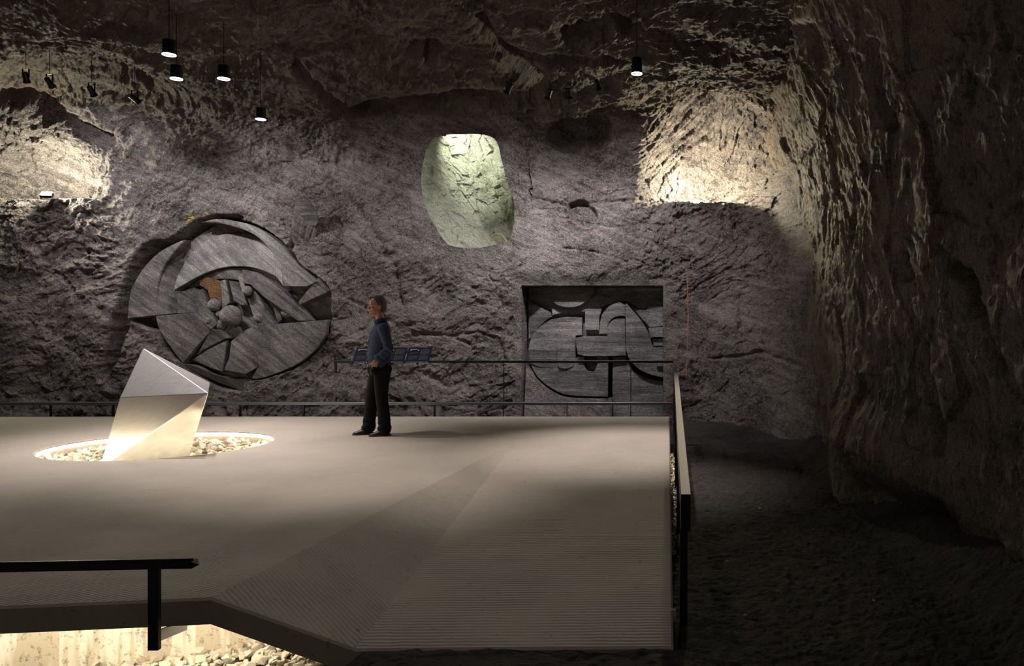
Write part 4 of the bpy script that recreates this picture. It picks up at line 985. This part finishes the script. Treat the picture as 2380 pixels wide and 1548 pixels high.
    hb(-.020, 0, .053, .102, .083, .098); hb(-.045, 0, .0, .075, .079, .085)
    hb(.010, 0, .098, .066, .060, .048)
    for s in (1, -1): hb(.020, .060*s, .055, .030, .018, .036); hb(.020, .068*s, .018, .010, .009, .026)
    me = remesh(bm, .005, 1)
    hm, nt, b = mat_new('greying_hair'); v = coords(nt, (0, 0, 0), (1, 1, .25))
    nt.links.new(ramp(nt, noise(nt, v, 120, 4, .7), [(.35, (.018, .014, .012)), (.62, (.11, .10, .09))]), b.inputs['Base Color']); b.inputs['Roughness'].default_value = .6
    nt.links.new(bump(nt, noise(nt, v, 150, 3, .7), .8, .004), b.inputs['Normal'])
    # cut the face side away from the hair
    bm = bmesh.new(); bm.from_mesh(me)
    kill = []
    for vtx in bm.verts:
        d = vtx.co-hc; f, l, z = d.dot(HF), d.dot(HL), d.z
        lim = float(np.interp(z, [-.06, -.03, .0, .035, .06, .09, .12], [-.04, -.022, .010, .024, .034, .056, .068]))+.006*math.sin(l*260)
        if f > lim or z < -.085 or f > .078: kill.append(vtx)
    bmesh.ops.delete(bm, geom=kill, context='VERTS')
    for _ in range(6): bmesh.ops.smooth_vert(bm, verts=[v for v in bm.verts if v.is_boundary], factor=.5, use_axis_x=True, use_axis_y=True, use_axis_z=True)
    bm.to_mesh(me); bm.free(); smooth(me)
    link('hair', me, hm, root)
    # glasses
    gm = simple('glasses_frame', (.55, .5, .42), .25, .9)
    bm = bmesh.new()
    for s in (1, -1):
        c = H(.104, .033*s, .010); ring = [c+HL*(.024*math.cos(a))*1+ZW*(.016*math.sin(a))-HF*(.006*abs(math.cos(a))*(1 if math.cos(a)*s > 0 else 0)) for a in [2*PI*k/24 for k in range(25)]]
        add_tube(bm, ring, .0014, 6); add_tube(bm, [H(.098, .057*s, .014), H(.05, .078*s, .016), H(-.005, .086*s, .012), H(-.02, .085*s, -.004)], .0018, 6)
    add_tube(bm, [H(.105, -.010, .013), H(.108, 0, .015), H(.105, .010, .013)], .0015, 6)
    g = link('glasses', bm_mesh(bm, 'glasses', True), gm, root)
    lens = simple('glass_lens', (.9, .92, .95), .05); lens.node_tree.nodes['Principled BSDF'].inputs['Transmission Weight'].default_value = .92; lens.node_tree.nodes['Principled BSDF'].inputs['Alpha'].default_value = .35
    for s in (1, -1):
        bm = bmesh.new(); add_ball(bm, H(.103, .033*s, .010), (.0012, .023, .015), Rm, sub=3); link('lens', bm_mesh(bm, 'lens', True), lens, g)
    # ---- shirt
    bm = bmesh.new()
    loft(bm, [(.012, 0, .865, .128, .168), (.020, 0, .93, .140, .176), (.026, 0, 1.02, .146, .180), (.020, 0, 1.12, .138, .186), (.010, 0, 1.24, .130, .198), (-.004, 0, 1.33, .118, .196), (-.012, 0, 1.385, .096, .160), (-.010, 0, 1.425, .072, .092), (-.006, 0, 1.445, .066, .070)], 32)
    for s in (1, -1):
        chain(bm, [(-.005, .165*s, 1.36), (-.028, .215*s, 1.235), (-.056, .252*s, 1.10), (.01, .225*s, 1.03), (.062, .193*s, .978)], [.070, .064, .058, .054, .044])
    me = remesh(bm, .006, 4)
    nv_ = len(me.vertices); co = np.empty(nv_*3, np.float32); me.vertices.foreach_get('co', co); co = co.reshape(-1, 3).astype(float)
    no = np.empty(nv_*3, np.float32); me.vertices.foreach_get('normal', no); no = no.reshape(-1, 3)
    ff = co @ np.array(FW); ll = co @ np.array(LW); zz = co[:, 2]
    wr = .006*fbm(ff*6+zz*3, ll*6, zz*13, 3)+.007*np.sin(zz*75+ff*25+4*perlin(ff*7, ll*7, zz*5))*sst(1.04, .93, zz)*sst(.2, .1, np.abs(ll))
    arm = sst(.175, .21, np.abs(ll)); wr = wr+arm*.006*np.sin((zz-ff*.6)*85+3*perlin(ff*9, ll*9, zz*9))*sst(1.25, 1.1, zz)
    co = co+no*wr[:, None]; me.vertices.foreach_set('co', co.astype(np.float32).ravel()); me.update()
    sm_, nt, b = mat_new('navy_shirt'); v = coords(nt)
    nt.links.new(ramp(nt, noise(nt, v, 90, 5, .7), [(.35, (.016, .024, .062)), (.65, (.030, .043, .100))]), b.inputs['Base Color']); b.inputs['Roughness'].default_value = .8
    nt.links.new(bump(nt, noise(nt, v, 26, 5, .65), .5, .008), b.inputs['Normal'])
    sh = link('shirt', me, sm_, root)
    # collar and rolled cuffs
    bm = bmesh.new(); seg = 26
    rows = []
    for (rf, rl, z, df, off) in ((.070, .074, 1.432, -.006, 0), (.066, .070, 1.475, .0, 0), (.068, .072, 1.480, .0, 0), (.080, .088, 1.440, -.002, 0)):
        row = []
        for k in range(seg):
            a = R(22)+(2*PI-R(44))*k/(seg-1); dip = .045*math.exp(-((min(a, 2*PI-a))/.6)**2)
            row.append(bm.verts.new(L(df+rf*math.cos(a)*(1+.10*math.exp(-((min(a, 2*PI-a))/.7)**2)), rl*math.sin(a), z-dip-.008*math.cos(a))))
        rows.append(row)
    for a, b_ in zip(rows, rows[1:]):
        for k in range(seg-1): bm.faces.new((a[k], a[k+1], b_[k+1], b_[k]))
    co_ = link('collar', bm_mesh(bm, 'collar', True), sm_, root); so = co_.modifiers.new('s', 'SOLIDIFY'); so.thickness = .004
    for s in (1, -1):
        bm = bmesh.new(); d = (L(.085, .18*s, .955)-L(-.03, .235*s, 1.05)).normalized()
        add_tube(bm, [L(.040, .206*s, 1.000), L(.072, .188*s, .966)], [.053, .056], 20, False); add_tube(bm, [L(.042, .205*s, .998), L(.073, .187*s, .965)], [.046, .048], 20, False)
        c = link('cuff', bm_mesh(bm, 'cuff', True), sm_, root); so = c.modifiers.new('s', 'SOLIDIFY'); so.thickness = .003
    # button placket and buttons
    bmn = simple('pearl_button', (.75, .72, .66), .25)
    dg = bpy.context.evaluated_depsgraph_get()
    pts = []
    for z in (1.40, 1.32, 1.23, 1.14, 1.05, .96, .90):
        o_ = L(.6, .010, z); hit, hp, hn, _ = sh.ray_cast(o_, -FW)
        if hit: pts.append((z, hp))
    bm = bmesh.new()
    for z, hp in pts:
        pass
    add_tube(bm, [hp+LW*.016+FW*.0005 for z, hp in pts], .0022, 6); add_tube(bm, [hp-LW*.016+FW*.0005 for z, hp in pts], .0022, 6)
    link('placket_seam', bm_mesh(bm, 'placket', True), sm_, root)
    for z, hp in pts[:-1]:
        bm = bmesh.new(); add_tube(bm, [(0, 0, 0), tuple(FW*.004)], .0062, 12); o = link('button', bm_mesh(bm, 'button'), bmn, root); o.location = hp
    # ---- trousers
    bm = bmesh.new()
    loft(bm, [(.004, 0, .955, .112, .150), (.0, 0, .90, .122, .166), (-.006, 0, .83, .130, .176), (.0, 0, .775, .120, .170)], 32)
    near = [(-.004, .083, .85, .108, .090), (.0, .088, .74, .100, .086), (.008, .100, .60, .086, .078), (.006, .108, .48, .076, .071), (-.012, .113, .32, .073, .066), (-.028, .118, .16, .077, .065), (-.026, .12, .06, .082, .064), (-.024, .12, .035, .080, .062)]
    far = [(.010, -.083, .85, .106, .090), (.035, -.088, .74, .098, .086), (.072, -.100, .60, .084, .078), (.094, -.108, .48, .076, .071), (.106, -.113, .32, .074, .066), (.122, -.118, .16, .078, .065), (.136, -.12, .06, .084, .064), (.140, -.12, .035, .082, .062)]
    for rws in (near, far): loft(bm, rws, 28)
    for s in (1, -1): add_ball(bm, L(.088, .150*s, .832), (.056, .040, .064), Rm)       # hands bulging in the pockets
    me = remesh(bm, .007, 4)
    nv_ = len(me.vertices); co = np.empty(nv_*3, np.float32); me.vertices.foreach_get('co', co); co = co.reshape(-1, 3).astype(float)
    no = np.empty(nv_*3, np.float32); me.vertices.foreach_get('normal', no); no = no.reshape(-1, 3)
    ff = co @ np.array(FW); ll = co @ np.array(LW); zz = co[:, 2]
    wr = .006*fbm(ff*5+zz*2, ll*5, zz*9, 3)+.007*np.sin(zz*60+ff*20+5*perlin(ff*6, ll*6, zz*4))*sst(.26, .08, zz)
    co = co+no*wr[:, None]; me.vertices.foreach_set('co', co.astype(np.float32).ravel()); me.update()
    tm = simple('black_trousers', (.006, .006, .006), .85, spec=.2); link('trousers', me, tm, root)
    # ---- shoes
    for s, (fo, lo_) in ((1, (-.03, .12)), (-1, (.135, -.12))):
        sole = simple('brown_sole', (.10, .05, .028), .7); upper = simple('black_shoe', (.014, .013, .013), .45)
        out = [(-.075, 0), (-.070, .026), (-.04, .036), (.03, .036), (.09, .045), (.145, .043), (.180, .026), (.192, .004), (.182, -.020), (.145, -.036), (.09, -.038), (.03, -.032), (-.04, -.034), (-.070, -.024)]
        out = catmull(out, 3)
        bm = bmesh.new(); r0 = [bm.verts.new(L(fo+a, lo_+b_, .0015)) for a, b_ in out]; r1 = [bm.verts.new(L(fo+a*1.01, lo_+b_*1.03, .020)) for a, b_ in out]
        n = len(out); bm.faces.new(r0); bm.faces.new(r1)
        for k in range(n): bm.faces.new((r0[k], r0[(k+1) % n], r1[(k+1) % n], r1[k]))
        bmesh.ops.recalc_face_normals(bm, faces=bm.faces); sh_ = link('shoe', bm_mesh(bm, 'shoe_sole'), sole, root)
        bm = bmesh.new()
        add_loft(bm, [(L(fo-.055, lo_, .045), ZW*.034, LW*.030), (L(fo-.02, lo_, .060), ZW*.050, LW*.035), (L(fo+.03, lo_, .055), ZW*.044, LW*.037), (L(fo+.08, lo_+.002, .040), ZW*.028, LW*.041), (L(fo+.13, lo_+.003, .030), ZW*.020, LW*.041), (L(fo+.168, lo_+.003, .026), ZW*.014, LW*.030), (L(fo+.185, lo_+.003, .024), ZW*.006, LW*.014)], 20)
        link('upper', bm_mesh(bm, 'upper', True), upper, sh_)
        bm = bmesh.new()
        for k in range(4): f = fo+.045+.020*k; z = .097-.012*k; add_tube(bm, [L(f, lo_-.018, z-.005), L(f+.004, lo_, z+.001), L(f+.008, lo_+.018, z-.005)], .0025, 6)
        link('laces', bm_mesh(bm, 'laces'), upper, sh_)
    return root
build_person()
